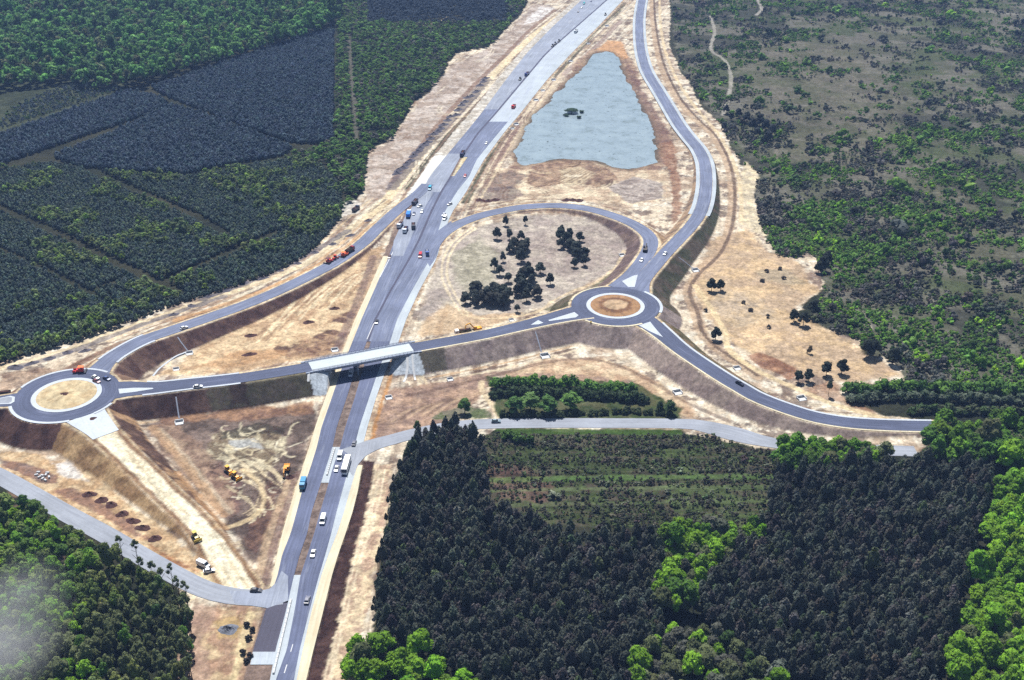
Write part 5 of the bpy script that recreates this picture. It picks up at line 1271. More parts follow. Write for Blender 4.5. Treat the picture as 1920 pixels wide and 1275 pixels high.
for s in (-1, 1):
    k = MB().box(-4, LB + 4, s * HWB - (0 if s > 0 else -0.0) - 0.55, s * HWB + 0.55, ZD - 0.75, ZD + 0.22); eb = link('edge_beam', k.mesh('edge_beam'), M_BEAM, br)
    rl = MB()
    for i in range(int(LB / 2) + 3): rl.box(-2 + i * 2 - .05, -2 + i * 2 + .05, s * HWB - .05, s * HWB + .05, ZD + 0.2, ZD + 1.2)
    for zz in (0.6, 0.9, 1.15): rl.box(-2.1, LB + 2.1, s * HWB + .06, s * HWB + .14, ZD + zz, ZD + zz + 0.1)
    link('railing', rl.mesh('railing'), M_RAIL, eb)
    wk = MB().box(-2, LB + 2, s * (HWB - 0.8) - 0.25, s * (HWB - 0.8) + 0.25, ZD, ZD + 0.14); link('kerb', wk.mesh('kerb'), M_BEAM, deck)
for i in range(5):
    yb = -4.4 + i * 2.2; g = MB().box(0.3, LB - 0.3, yb - 0.35, yb + 0.35, ZD - 1.65, ZD - 0.56); link('girder', g.mesh('girder'), M_BEAM, br)
PXM = float(((np.array(G(672, 700, 1.0)) - pw) * ub).sum())
cap = MB().box(PXM - 0.7, PXM + 0.7, -5.0, 5.0, ZD - 2.35, ZD - 1.66); link('pier_cap', cap.mesh('pier_cap'), M_BEAM, br)
for yb in (-4, 0, 4):
    c_ = MB().cyl((PXM, yb, (ZD - 2.35) / 2), 0.45, ZD - 2.37, 'z', 14); link('pier_column', c_.mesh('pier_column'), M_BEAM, br)
for xe, s in ((-1.2, -1), (LB + 1.2, 1)):
    ab = MB().box(xe - 0.8, xe + 0.8, -HWB - 0.3, HWB + 0.3, ZD - 4.2, ZD - 0.57); link('abutment', ab.mesh('abutment'), M_BEAM, br)
    for t in (-1, 1):
        ww = MB().prism([(xe, ZD - 0.9), (xe + s * 5.5, ZD - 0.9), (xe + s * 5.5, ZD - 1.4), (xe, ZD - 4.0)], t * (HWB + 0.62) - 0.2, t * (HWB + 0.62) + 0.2); link('wing_wall', ww.mesh('wing_wall'), M_BEAM, br)

def strip_on_ground(name, pts, w, mat, label, cat, dz=0.12, group=None, step=0.8):
    """a concrete channel or stair laid down a slope, following the ground"""
    P = smooth(np.array(pts), step); T = np.gradient(P, axis=0); T /= np.hypot(T[:, 0], T[:, 1])[:, None]; Nn = np.stack([-T[:, 1], T[:, 0]], 1) * w / 2
    a, b = P + Nn, P - Nn; za = np.maximum(hz(a[:, 0], a[:, 1]), hz(b[:, 0], b[:, 1])) + dz; n = len(P)
    V = np.vstack([np.column_stack([a, za]), np.column_stack([b, za]), np.column_stack([a, za - 0.5]), np.column_stack([b, za - 0.5])])
    Fa = []
    for r in range(n - 1):
        Fa += [(r, n + r, n + r + 1, r + 1), (2 * n + r, r, r + 1, 2 * n + r + 1), (n + r, 3 * n + r, 3 * n + r + 1, n + r + 1)]
    o = link(name, mesh_np(name, V, Fa, uv=V[:, :2]), mat)
    return tag(o, label, cat, group)

def pxl(*pts):
    return [on_ground(a, b)[:2] for a, b in pts]
strip_on_ground('slope_stair', pxl((763, 666), (764, 690), (757, 716)), 1.2, M_WHITE, 'white concrete strip down the slope edge, beside the paved bridge cone', 'stair')
strip_on_ground('slope_stair', pxl((773, 664), (775, 690), (779, 713)), 1.0, M_WHITE, 'narrow white stair down the bank, outer one right of the bridge', 'stair')
strip_on_ground('slope_stair', pxl((579, 701), (578, 716)), 1.2, M_WHITE, 'short white strip on the bank at the left bridge end', 'stair')
CH = [(((1004, 622), (1010, 642), (1015, 660)), 'pale drain channel down the brown bank midway to the roundabout'), (((330, 744), (333, 765), (336, 784)), 'pale drain channel down the dark bank left of the bridge'),
      (((1272, 482), (1285, 492), (1300, 502)), 'pale drain channel down the bank of the north road'), (((333, 632), (342, 645), (352, 658)), 'pale drain channel down the dark bank of the slip road')]
for pts, lab in CH: strip_on_ground('drain_channel', pxl(*pts), 0.6, M_GREYB, lab, 'drain', 0.1, 'drain channels down the banks')
strip_on_ground('toe_drain', pxl((352, 660), (325, 672), (300, 690), (287, 705)), 1.0, M_CONC, 'curving pale concrete gutter at the foot of the slip road bank', 'drain', 0.12)

# traffic islands: kerbed slabs between the lanes
def slab(name, pts, z, h, mat, label, cat, group=None, inner=None):
    P = Gp(pts, z + h); n = len(P); c = P.mean(0); r = empty(name, (c[0], c[1], z)); tag(r, label, cat, group)
    V = [(p[0] - c[0], p[1] - c[1], -0.1) for p in P] + [(p[0] - c[0], p[1] - c[1], h) for p in P]
    me = bpy.data.meshes.new('kerb_slab'); me.from_pydata(V, [], [tuple(range(n, 2 * n))] + [(i, (i + 1) % n, n + (i + 1) % n, n + i) for i in range(n)]); me.update()
    u = me.uv_layers.new(name='UVMap')
    for l in me.loops: u.data[l.index].uv = V[l.vertex_index][:2]
    if me.polygons[0].normal.z < 0: me.flip_normals()
    link('kerb_slab', me, mat, r)
    W = [(x * .78, y * .78, h + .015) for x, y, _ in V[:n]]; me = bpy.data.meshes.new('infill'); me.from_pydata(W, [], [tuple(range(n))]); me.update()
    u = me.uv_layers.new(name='UVMap')
    for l in me.loops: u.data[l.index].uv = W[l.vertex_index][:2]
    if me.polygons[0].normal.z < 0: me.flip_normals()
    link('infill', me, inner or mat, r); return r
slab('traffic_island', [(1166, 527), (1187, 517), (1196, 515), (1190, 538), (1178, 538)], ZD, .14, M_CONC, 'white triangular traffic island north of the right roundabout', 'traffic island')
slab('traffic_island', [(1028, 600), (1077, 585), (1085, 591), (1080, 595), (1030, 602)], ZD, .14, M_CONC, 'long white traffic island left of the right roundabout', 'traffic island')
slab('traffic_island', [(995, 609), (1009, 600), (1019, 605), (1010, 608)], ZD, .14, M_CONC, 'small white traffic island between truck and right roundabout', 'traffic island')
slab('traffic_island', [(1198, 610), (1219, 603), (1226, 612), (1243, 632), (1220, 622)], ZD, .14, M_CONC, 'white triangular traffic island below the right roundabout', 'traffic island')
slab('traffic_island', [(222, 729), (224, 738), (250, 735), (288, 729), (286, 727), (250, 727)], ZD, .14, M_CONC, 'long white traffic island right of the left roundabout', 'traffic island')
slab('traffic_island', [(-30, 752), (-30, 759), (20, 757), (27, 753), (28, 744), (20, 742), (-10, 748)], ZD, .14, M_CONC, 'white traffic island at the left photo edge by the roundabout', 'traffic island', inner=M_OLD)
M_SAND = mat_tint('island_sand', 0.95, 0.1, 0.35, 0.22, attr='tint', bump=0.2)
for c, name_l, c1, c2 in ((RA_L, 'left roundabout island of light sand with a brown heap in its middle', (228, 208, 168), (204, 176, 134)), (RA_R, 'right roundabout island of sand ringed by dark brown soil', (190, 146, 104), (222, 188, 150))):
    r = empty('roundabout_island', (c[0], c[1], ZD)); tag(r, name_l, 'roundabout')
    link('paved_apron', ring_sheet('paved_apron', (0, 0), R_APRON * 0.86, R_APRON, 0.0, M_CONC, 0.14, mesh_only=True), M_CONC, r)
    V = [(0, 0, 0.9)]; cols = [c1]; nr, ns = 14, 72
    for i in range(1, nr + 1):
        q = R_APRON * 0.862 * i / nr
        for k in range(ns):
            a = 2 * math.pi * k / ns; V.append((q * math.cos(a), q * math.sin(a), 0.12 + 0.8 * (1 - (i / nr) ** 2) + 0.12 * (random.random() - .5) * (i < nr)))
    Vn = np.array(V); q = np.hypot(Vn[:, 0], Vn[:, 1]) / (R_APRON * .862); nz = fbm(Vn[:, 0] + 90, Vn[:, 1] + 90, 4, 4, 61)
    if c is RA_L: w = sstep(.45, .7, nz) * .7 + 0.0 * q; base = alb(c1); oth = alb(c2)
    else: w = np.clip(1.2 - np.abs(q - .30) * 0 - sstep(.42, .50, q + .25 * (nz - .5)), 0, 1); base = alb((180, 136, 96)); oth = alb((206, 176, 142))
    CC = base[None] * (1 - w[:, None]) + oth[None] * w[:, None]
    if c is RA_R:
        dk_ = sstep(.42, .5, q + .25 * (nz - .5)) * (1 - sstep(.62, .74, q + .3 * (nz - .5))); CC = CC * (1 - dk_[:, None] * .75) + alb((122, 88, 70))[None] * dk_[:, None] * .75
    Fa = [(0, 1 + k, 1 + (k + 1) % ns) for k in range(ns)]
    for i in range(nr - 1):
        for k in range(ns):
            a_, b_ = 1 + i * ns + k, 1 + i * ns + (k + 1) % ns; Fa += [(a_, a_ + ns, b_ + ns), (a_, b_ + ns, b_)]
    link('sand_mound', mesh_np('sand_mound', Vn, Fa, CC, smooth_shade=True), M_SAND, r)

# heaps
def heap_mesh(seed, n=26, rings=9, rough=0.22):
    r = np.random.default_rng(seed); V = [(0, 0, 1.0)]; ph = r.random(4) * 6.3
    for i in range(1, rings + 1):
        q = i / rings
        for k in range(n):
            a = 2 * math.pi * k / n; w = 1 + 0.13 * math.sin(2 * a + ph[0]) + 0.08 * math.sin(3 * a + ph[1]) + 0.05 * math.sin(7 * a + ph[2])
            V.append((q * w * math.cos(a), q * w * math.sin(a), (1 - q) ** 1.05 * (1 + rough * (r.random() - .5)) * (0.9 + 0.2 * math.sin(3 * a + ph[3])) - 0.06 * q))
    Fa = [(0, 1 + k, 1 + (k + 1) % n) for k in range(n)]
    for i in range(rings - 1):
        for k in range(n):
            a, b = 1 + i * n + k, 1 + i * n + (k + 1) % n; Fa += [(a, a + n, b + n), (a, b + n, b)]
    return np.array(V), np.array(Fa)
def heap(name, px, py, rx, ry, h, mat, label, cat, group=None, rot=0.0, z=None):
    x, y, zz = on_ground(px, py, h * 0.35); V, Fa = heap_mesh(int(px * 7 + py))
    me = mesh_np(name, V * np.array([rx, ry, h]), Fa); o = link(name, me, mat); o.location = (x, y, zz - 0.03 if z is None else z); o.rotation_euler = (0, 0, rot)
    return tag(o, label, cat, group)
for k, ((px, py), rx) in enumerate(zip(((167, 925), (190, 936), (208, 945), (229, 962), (249, 975), (267, 988), (290, 1008)), (3.3, 3.3, 3.3, 3.1, 3.2, 3.3, 3.0))):
    heap('soil_heap', px, py, rx, 2.5, 1.5, M_SOIL, ['first dark soil heap of the row by the village road, at the pale yard', 'second dark soil heap of the row, touching the third', 'third dark soil heap of the row, touching the second', 'middle dark soil heap of the row of seven', 'fifth dark soil heap of the row by the village road', 'sixth dark soil heap of the row by the village road', 'last soil heap of the row, paler and nearest the trees'][k], 'heap', 'row of soil heaps', -.3)
for px, py, rx, ry, h, lab in ((578, 603, 3.2, 2.6, 1.4, 'small dark round heap on the sand nearest the slip road'), (470, 628, 3.4, 2.4, 1.3, 'dark flat heap alone on the sand below the slip road'), (468, 663, 4, 2.4, 1.2, 'dark heap on the sand just above the bridge road'), (627, 577, 3.2, 2.4, 1.3, 'dark heap on the sand nearest the motorway bank'), (543, 893, 2.2, 2.2, 1.6, 'small dark heap just below the yellow digger'), (122, 741, 2.6, 2.2, .7, 'brown earth heap on top of the left roundabout island'), (174, 784, 2.4, 1.8, .8, 'small brown heap on the white pavement below the left roundabout')):
    heap('soil_heap', px, py, rx, ry, h, M_SOIL, lab, 'heap', None, .2, ZD + .75 if (px, py) == (122, 741) else None)
heap('spoil_heap', 29, 687, 4.5, 3.4, 1.8, M_SOILG, 'grey rounded spoil heap above the left roundabout', 'heap', None)
for k in range(27):
    t = k / 26; px = 911 + (742 - 911) * t + random.uniform(-2, 2); py = 145 + (325 - 145) * t ** 0.93 + random.uniform(-3, 3)
    heap('spoil_heap', px, py, 5.2 + random.uniform(-1, 1.5), 3.4, 2.0, M_SOILG, 'dark grey spoil heap in the long line beside the motorway', 'heap', 'line of spoil heaps beside the motorway', .9)
for k in range(20):
    t = k / 19; px = 60 + (690 - 60) * t; py = np.interp(px, [40, 160, 330, 400, 480, 560, 610, 660, 700], [682, 655, 588, 553, 524, 489, 462, 436, 408]) + random.uniform(-3, 3)
    if 190 < px < 320: continue
    heap('spoil_heap', px, py, 3.4 + random.uniform(-.8, 1.4), 2.2, 1.2, M_SOILG, 'grey spoil heap in the broken row beside the plantation edge', 'heap', 'row of grey heaps by the plantation', .5)
for k, (px, py) in enumerate(((900, 374), (915, 376), (928, 374), (1062, 374), (1074, 374), (1086, 375))):
    heap('soil_heap', px, py, 4.0, 3, 1.5, M_SOIL, ('dark lumpy heap by the green ditch end above the loop' if px < 1000 else 'dark long heap just outside the top of the loop'), 'heap', 'dark heaps above the loop' if px < 1000 else 'long dark heap pieces above the loop', .2)

# stone pile and loose blocks
x0, y0, z0 = on_ground(427, 1178, .5)
V, Fa = heap_mesh(5, rough=0.9); o = link('stone_pile', mesh_np('stone_pile', V * np.array([4.2, 2.6, 1.3]), Fa), M_ROCK); o.location = (x0, y0, z0); tag(o, 'blue-grey pile of broken stone on the sand at the bottom', 'stone pile')
def block(px, py, sx, sy, sz, rot, name, label, cat, group=None, mat=None, up=0.4):
    x, y, z = on_ground(px, py, up); r = MB().box(-sx / 2, sx / 2, -sy / 2, sy / 2, 0, sz, .06, .06)
    r.box(-sx / 2 + .12, sx / 2 - .12, -sy / 2 + .12, sy / 2 - .12, sz - .01, sz + .08, .05, .05)
    o = link(name, r.mesh(name), mat or M_WHITE); o.location = (x, y, z - .02); o.rotation_euler = (0, 0, rot); return tag(o, label, cat, group)
for k, (a, b) in enumerate(((72, 885), (68, 890), (74, 894), (80, 897), (86, 890), (92, 894), (85, 900), (79, 891), (89, 886))):
    block(a, b, 1.6, .9, .7, .4 * k, 'concrete_block', 'white concrete block in the small stack on brown ground by the village road', 'concrete block', 'white blocks by the village road')
for k in range(13):
    t = k / 12; a = 627 - 13 * t; b = 843 + 45 * t
    if 0.42 < t < .5: continue
    block(a, b, 2.2, .7, .8, math.atan2(*[(np.array(G(614, 888)) - np.array(G(627, 843)))[i] for i in (1, 0)]), 'barrier_block', 'white barrier block in the median where the old road crosses', 'barrier', 'white barriers at the crossing')
for k in range(15):
    t = k / 14; a = 545 - 31 * t; b = 1128 + 130 * t
    block(a, b, 2.6, .8, .8, math.atan2(*[(np.array(G(514, 1258)) - np.array(G(545, 1128)))[i] for i in (1, 0)]), 'barrier_block', 'white barrier block in the long median line at the bottom', 'barrier', 'white barriers at the bottom')
def headwall(px, py, label, s=1.0, rot=0.0):
    x, y, z = on_ground(px, py, .4); r = empty('culvert_headwall', (x, y, z - .05), rot); s *= .85; r.scale = (s, s, s); tag(r, label, 'culvert', 'white culvert ends')
    link('head_wall', MB().box(-1.6, 1.6, -.2, .2, 0, 1.1, .05, .03).mesh('head_wall'), M_WHITE, r)
    link('apron_slab', MB().box(-1.7, 1.7, -2.6, -.22, 0, .18, .1, .1).mesh('apron_slab'), M_WHITE, r)
    for s_ in (-1, 1): link('side_wall', MB().prism([(s_ * 1.6 - .12, 0), (s_ * 1.6 + .12, 0), (s_ * 1.6 + .12, .8), (s_ * 1.6 - .12, .8)], -2.2, -.21).mesh('side_wall'), M_WHITE, r)
for a, b, l, s in ((1020, 665, 'white culvert end at the foot of the brown bank, below the drain channel', 1.7), (843, 709, 'white culvert end low on the bank just right of the bridge', 1.1), (728, 743, 'white culvert end on brown soil beside the motorway below the bridge', 1.2), (1268, 733, 'white culvert end right of the copse below the long bank', 1.5), (1302, 505, 'white culvert end in the ditch below the north road', 1.5), (1380, 688, 'white culvert end beside the ditch right of the lower road', 1.3), (1500, 744, 'white culvert end near the road end at the far right', 1.5), (336, 789, 'white culvert end at the foot of the dark bank left of the bridge', 1.4), (355, 660, 'white culvert end at the foot of the slip road bank', 1.3), (627, 654, 'white culvert end beside the motorway just above the bridge', 1.3), (1165, 477, 'white culvert end inside the loop near the ramp', 1.3), (958, 598, 'white culvert end beside the bridge road right of the digger', 1.0), (330, 690, 'white slab on the sand inside the bend of the gutter', 1.1),
                   (1069, 114, 'white culvert end in the far green ditch, fourth up', 1.5), (1037, 149, 'white culvert end in the far green ditch, third up', 1.5), (1017, 169, 'white culvert end in the far green ditch, second up', 1.4), (1004, 187, 'white culvert end in the far green ditch, lowest by the red truck', 1.5), (1102, 81, 'white culvert end in the far green ditch, fifth up', 1.4), (1137, 48, 'white culvert end in the far green ditch, highest', 1.6), (967, 232, 'white culvert end at the ditch beside the pond road', 1.5), (960, 240, 'smaller white slab just below the culvert end by the pond', 1.2)):
    headwall(a, b, l, s, .3)

# ================================================================== vehicles (forward = +x)
def parts_car(col, van=False, L=4.4, W=1.8, Hh=1.5):
    body, P = paint_mat(col), []
    hl = L / 2
    if van:
        P.append(('body', MB().prism([(-hl, .35), (hl, .35), (hl, .95), (hl - .7, 1.15), (hl - 1.5, Hh * .98), (-hl + .1, Hh), (-hl, Hh * .9)], -W / 2, W / 2, .10), body))
        P.append(('windscreen', MB().add([(hl - .76, -W * .42, 1.19), (hl - .76, W * .42, 1.19), (hl - 1.42, W * .40, Hh * .93), (hl - 1.42, -W * .40, Hh * .93), (hl - .72, -W * .42, 1.21), (hl - .72, W * .42, 1.21), (hl - 1.38, W * .40, Hh * .95), (hl - 1.38, -W * .40, Hh * .95)], [(3, 2, 1, 0), (4, 5, 6, 7), (0, 1, 5, 4), (1, 2, 6, 5), (2, 3, 7, 6), (3, 0, 4, 7)]), M_GLASS))
        for s in (-1, 1): P.append(('side_window', MB().box(hl - 2.4, hl - 1.35, s * (W / 2 - .06) - .03, s * (W / 2 - .06) + .03, Hh * .62, Hh * .86), M_GLASS))
    else:
        P.append(('body', MB().prism([(-hl, .32), (hl, .32), (hl, .62), (hl - .9, .86), (-hl + .5, .92), (-hl, .85)], -W / 2, W / 2, .08), body))
        P.append(('cabin_glass', MB().prism([(hl - 1.25, .86), (hl - 2.0, Hh - .07), (-hl + .9, Hh - .07), (-hl + .25, .90)], -W / 2 + .10, W / 2 - .10, .16), M_GLASS))
        P.append(('roof', MB().prism([(hl - 1.95, Hh - .08), (hl - 2.1, Hh), (-hl + 1.0, Hh), (-hl + .8, Hh - .08)], -W / 2 + .24, W / 2 - .24, .05), body))
    for sx in (hl - .85, -hl + .8):
        for s in (-1, 1): P.append(('wheel', MB().cyl((sx, s * (W / 2 - .12), .33), .33, .24, 'y', 12), M_RUBBER))
    for s in (-1, 1):
        P.append(('headlight', MB().box(hl - .04, hl + .03, s * W * .36 - .18, s * W * .36 + .18, .50, .66), M_STEEL))
        P.append(('tail_light', MB().box(-hl - .03, -hl + .04, s * W * .38 - .12, s * W * .38 + .12, .55, .75), paint_mat((150, 20, 20))))
    return P

def parts_truck(cab, bodyc, load=None, L=8.4, W=2.5, box=False, cab_front=True):
    hl = L / 2; P = []
    P.append(('chassis', MB().box(-hl, hl - .3, -.5, .5, .65, .95), M_DARK))
    P.append(('cab', MB().prism([(hl - 2.0, .6), (hl, .6), (hl, 1.7), (hl - .25, 2.85), (hl - 2.0, 2.95)], -W / 2, W / 2, .06), paint_mat(cab)))
    P.append(('windscreen', MB().prism([(hl + .02, 1.72), (hl - .22, 2.62), (hl - .28, 2.62), (hl - .06, 1.72)], -W / 2 + .2, W / 2 - .2), M_GLASS))
    for s in (-1, 1): P.append(('side_window', MB().box(hl - 1.3, hl - .4, s * (W / 2 - .03) - .03, s * (W / 2 - .03) + .03, 1.8, 2.5), M_GLASS))
    bl, b0 = -hl, hl - 2.3
    if box:
        P.append(('cargo_box', MB().box(bl, b0, -W / 2, W / 2, .96, 3.1, .03, .03), paint_mat(bodyc)))
    else:
        t = MB(); z0, z1 = .96, 2.35
        t.box(bl, b0, -W / 2, W / 2, z0, z0 + .12)
        for s in (-1, 1): t.box(bl, b0, s * (W / 2 - .06) - .06, s * (W / 2 - .06) + .06, z0 + .13, z1)
        t.box(b0 - .12, b0 - .001, -W / 2 + .13, W / 2 - .13, z0 + .13, z1 + .25); t.box(bl + .001, bl + .12, -W / 2 + .13, W / 2 - .13, z0 + .13, z1 - .15)
        P.append(('tipper_body', t, paint_mat(bodyc)))
        P.append(('load', MB().box(bl + .14, b0 - .14, -W / 2 + .14, W / 2 - .14, z0 + .14, z1 + .15, .7, .6), load or M_SOIL))
    for sx in (hl - 1.0, -hl + 2.3, -hl + 1.0):
        for s in (-1, 1): P.append(('wheel', MB().cyl((sx, s * (W / 2 - .17), .5), .5, .34, 'y', 14), M_RUBBER))
    return P

def parts_bus():
    L, W = 11.8, 2.5; hl = L / 2; wh = paint_mat((248, 250, 252)); P = []
    P.append(('body', MB().prism([(-hl, .35), (hl, .35), (hl, 1.3), (hl - .25, 3.05), (hl - .6, 3.2), (-hl + .2, 3.2), (-hl, 3.0)], -W / 2, W / 2, .05), wh))
    P.append(('windscreen', MB().prism([(hl + .03, 1.3), (hl - .2, 2.85), (hl - .28, 2.85), (hl - .05, 1.3)], -W / 2 + .12, W / 2 - .12), M_GLASS))
    for s in (-1, 1):
        for k in range(7): P.append(('side_window', MB().box(-hl + .5 + k * 1.5, -hl + 1.8 + k * 1.5, s * (W / 2 - .02) - .04, s * (W / 2 - .02) + .04, 1.5, 2.6), M_GLASS))
    for k in (-2.6, 1.8): P.append(('roof_hatch', MB().box(k - .45, k + .45, -.45, .45, 3.19, 3.32, .06, .06), M_STEEL))
    for sx in (hl - 2.5, -hl + 3.0):
        for s in (-1, 1): P.append(('wheel', MB().cyl((sx, s * (W / 2 - .16), .5), .5, .3, 'y', 14), M_RUBBER))
    for s in (-1, 1): P.append(('mirror', MB().box(hl + .05, hl + .2, s * (W / 2 + .15) - .12, s * (W / 2 + .15) + .12, 2.0, 2.6), M_DARK))
    return P

def parts_excavator(col=(236, 170, 30), up=True):
    p = paint_mat(col); P = []
    for s in (-1, 1):
        P.append(('track', MB().prism([(-2.0, .25), (-1.7, .0), (1.7, .0), (2.0, .25), (2.0, .6), (1.7, .85), (-1.7, .85), (-2.0, .6)], s * 1.1 - .3, s * 1.1 + .3), M_DARK))
    P.append(('undercarriage', MB().box(-1.1, 1.1, -.79, .79, .35, .95), M_DARK))
    P.append(('house', MB().box(-2.2, 1.3, -1.3, 1.3, 1.0, 1.95, .1, .05), p))
    P.append(('counterweight', MB().prism([(-2.9, 1.1), (-2.21, 1.05), (-2.21, 2.1), (-2.8, 2.0)], -1.3, 1.3), p))
    P.append(('cab', MB().prism([(-.1, 1.96), (1.4, 1.96), (1.3, 3.0), (-.1, 3.05)], .35, 1.3, .05), p))
    P.append(('cab_window', MB().prism([(1.42, 2.1), (1.46, 2.1), (1.36, 2.9), (1.32, 2.9)], .45, 1.2), M_GLASS))
    a, b, c = ((1.1, -.3, 1.8), (3.4, -.3, 4.9), (5.6, -.3, 4.3)) if up else ((1.1, -.3, 1.8), (3.6, -.3, 3.4), (5.4, -.3, 2.6))
    P.append(('boom', MB().bar(a, b, .5, .6).bar(b, c, .45, .5), p))
    d = (c[0] + .5, -.3, c[2] - (2.6 if up else 1.9)); P.append(('stick', MB().bar(c, d, .35, .4), p))
    P.append(('bucket', MB().prism([(d[0] - .9, d[2] - .6), (d[0] + .3, d[2] - .8), (d[0] + .35, d[2] + .1), (d[0] - .3, d[2] + .2)], -.9, .3), M_DARK))
    return P

def parts_dozer(col=(236, 170, 30)):
    p = paint_mat(col); P = []
    for s in (-1, 1): P.append(('track', MB().prism([(-1.8, .3), (-1.4, 0), (1.4, 0), (1.8, .3), (1.5, .95), (-1.5, 1.05)], s * 1.0 - .28, s * 1.0 + .28), M_DARK))
    P.append(('hull', MB().prism([(-1.6, .5), (1.9, .5), (1.9, 1.5), (.3, 1.7), (-1.6, 1.7)], -.7, .7), p))
    P.append(('cab', MB().box(-1.3, .2, -.75, .75, 1.71, 2.9, .12, .1), M_GLASS))
    P.append(('cab_roof', MB().box(-1.4, .3, -.8, .8, 2.91, 3.05), p))
    P.append(('blade', MB().prism([(2.5, .05), (2.75, .05), (2.65, .6), (2.8, 1.25), (2.6, 1.25), (2.42, .6)], -1.7, 1.7), p))
    for s in (-1, 1): P.append(('push_arm', MB().bar((-.3, s * 1.38, .5), (2.5, s * 1.38, .45), .18), M_DARK))
    P.append(('exhaust', MB().cyl((1.2, .35, 1.95), .07, .8, 'z', 8), M_DARK))
    return P

def parts_roller(col):
    p = paint_mat(col); P = []
    P.append(('drum', MB().cyl((1.5, 0, .65), .65, 1.9, 'y', 20), M_STEEL))
    P.append(('front_frame', MB().box(.4, 2.3, -1.1, -.97, .5, 1.0).box(.4, 2.3, .97, 1.1, .5, 1.0).box(2.2, 2.4, -.96, .96, .5, 1.0), p))
    P.append(('engine_hood', MB().prism([(-2.4, .8), (.2, .8), (.2, 1.7), (-2.2, 1.6)], -.8, .8, .08), p))
    P.append(('cab', MB().box(-.9, .35, -.75, .75, 1.71, 2.7, .06, .05), M_GLASS)); P.append(('cab_roof', MB().box(-1.05, .5, -.85, .85, 2.71, 2.85, .05, .05), p))
    for s in (-1, 1): P.append(('wheel', MB().cyl((-1.5, s * .85, .7), .7, .45, 'y', 16), M_RUBBER))
    return P

def parts_paver(col, roofc):
    p = paint_mat(col); P = []
    for s in (-1, 1): P.append(('track', MB().prism([(-1.5, .2), (-1.2, 0), (1.6, 0), (1.9, .2), (1.6, .65), (-1.2, .65)], s * 1.0 - .2, s * 1.0 + .2), M_DARK))
    P.append(('hull', MB().box(-2.0, 1.5, -1.15, 1.15, .66, 1.75, .1, .05), p))
    h = MB().box(1.6, 3.2, -1.3, 1.3, .5, .7)
    for s in (-1, 1): h.box(1.6, 3.2, s * 1.3 - .06, s * 1.3 + .06, .71, 1.5)
    P.append(('hopper', h, p)); P.append(('screed', MB().box(-3.3, -2.3, -2.2, 2.2, .05, .6, .1, 0), M_DARK))
    P.append(('canopy', MB().box(-2.2, .6, -1.2, 1.2, 2.9, 3.05, .1, .1), paint_mat(roofc)))
    po = MB()
    for x_ in (-2.0, .4):
        for s in (-1, 1): po.box(x_ - .05, x_ + .05, s * 1.0 - .05, s * 1.0 + .05, 1.76, 2.89)
    P.append(('canopy_post', po, M_DARK)); P.append(('operator_seat', MB().box(-1.2, -.6, -.3, .3, 1.76, 2.3), M_DARK))
    return P

def parts_pole_crane():
    P = parts_truck((240, 242, 244), (236, 240, 242), M_STEEL, 10.5); P.append(('loader_arm', MB().bar((1.6, 0, 2.4), (3.6, 0, 4.6), .3).bar((3.6, 0, 4.6), (0.2, .3, 3.6), .25), M_DARK)); return P

_made = {}
UNDER = {'windscreen': ('cab', 'body'), 'side_window': ('cab', 'body'), 'cab_window': ('cab',), 'cab_roof': ('cab',), 'bucket': ('stick',), 'roof_hatch': ('body',), 'mirror': ('body',), 'headlight': ('body',), 'tail_light': ('body',), 'load': ('tipper_body',), 'canopy_post': ('canopy',)}
def nest(objs, root):
    by = {}
    for o in objs: by.setdefault(o.name.split('.')[0], o)
    for o in objs:
        o.parent = next((by[k] for k in UNDER.get(o.name.split('.')[0], ()) if k in by), root)

def vehicle(name, px, py, to, parts_key, fn, label, cat, group=None, up=0.8, z=None, dz=0.2):
    """place a vehicle whose middle shows at (px, py), nose turned towards photo direction `to`"""
    if z is None: x, y, zz = on_ground(px, py, up + dz); zz += dz
    else: x, y = G(px, py, z + up); x, y, zz = float(x), float(y), z
    a = np.array(G(px, py, zz)); b = np.array(G(px + to[0], py + to[1], zz)); h = math.atan2(*(b - a)[::-1])
    r = empty(name, (x, y, zz), h); tag(r, label, cat, group)
    if parts_key in _made:
        new = []
        for o in _made[parts_key]:
            c_ = o.copy(); C.objects.link(c_); new.append(c_)
        nest(new, r)
    else:
        _made[parts_key] = [link(n_, mb.mesh(n_), m_, r) for n_, mb, m_ in fn()]
        nest(_made[parts_key], r)
    return r

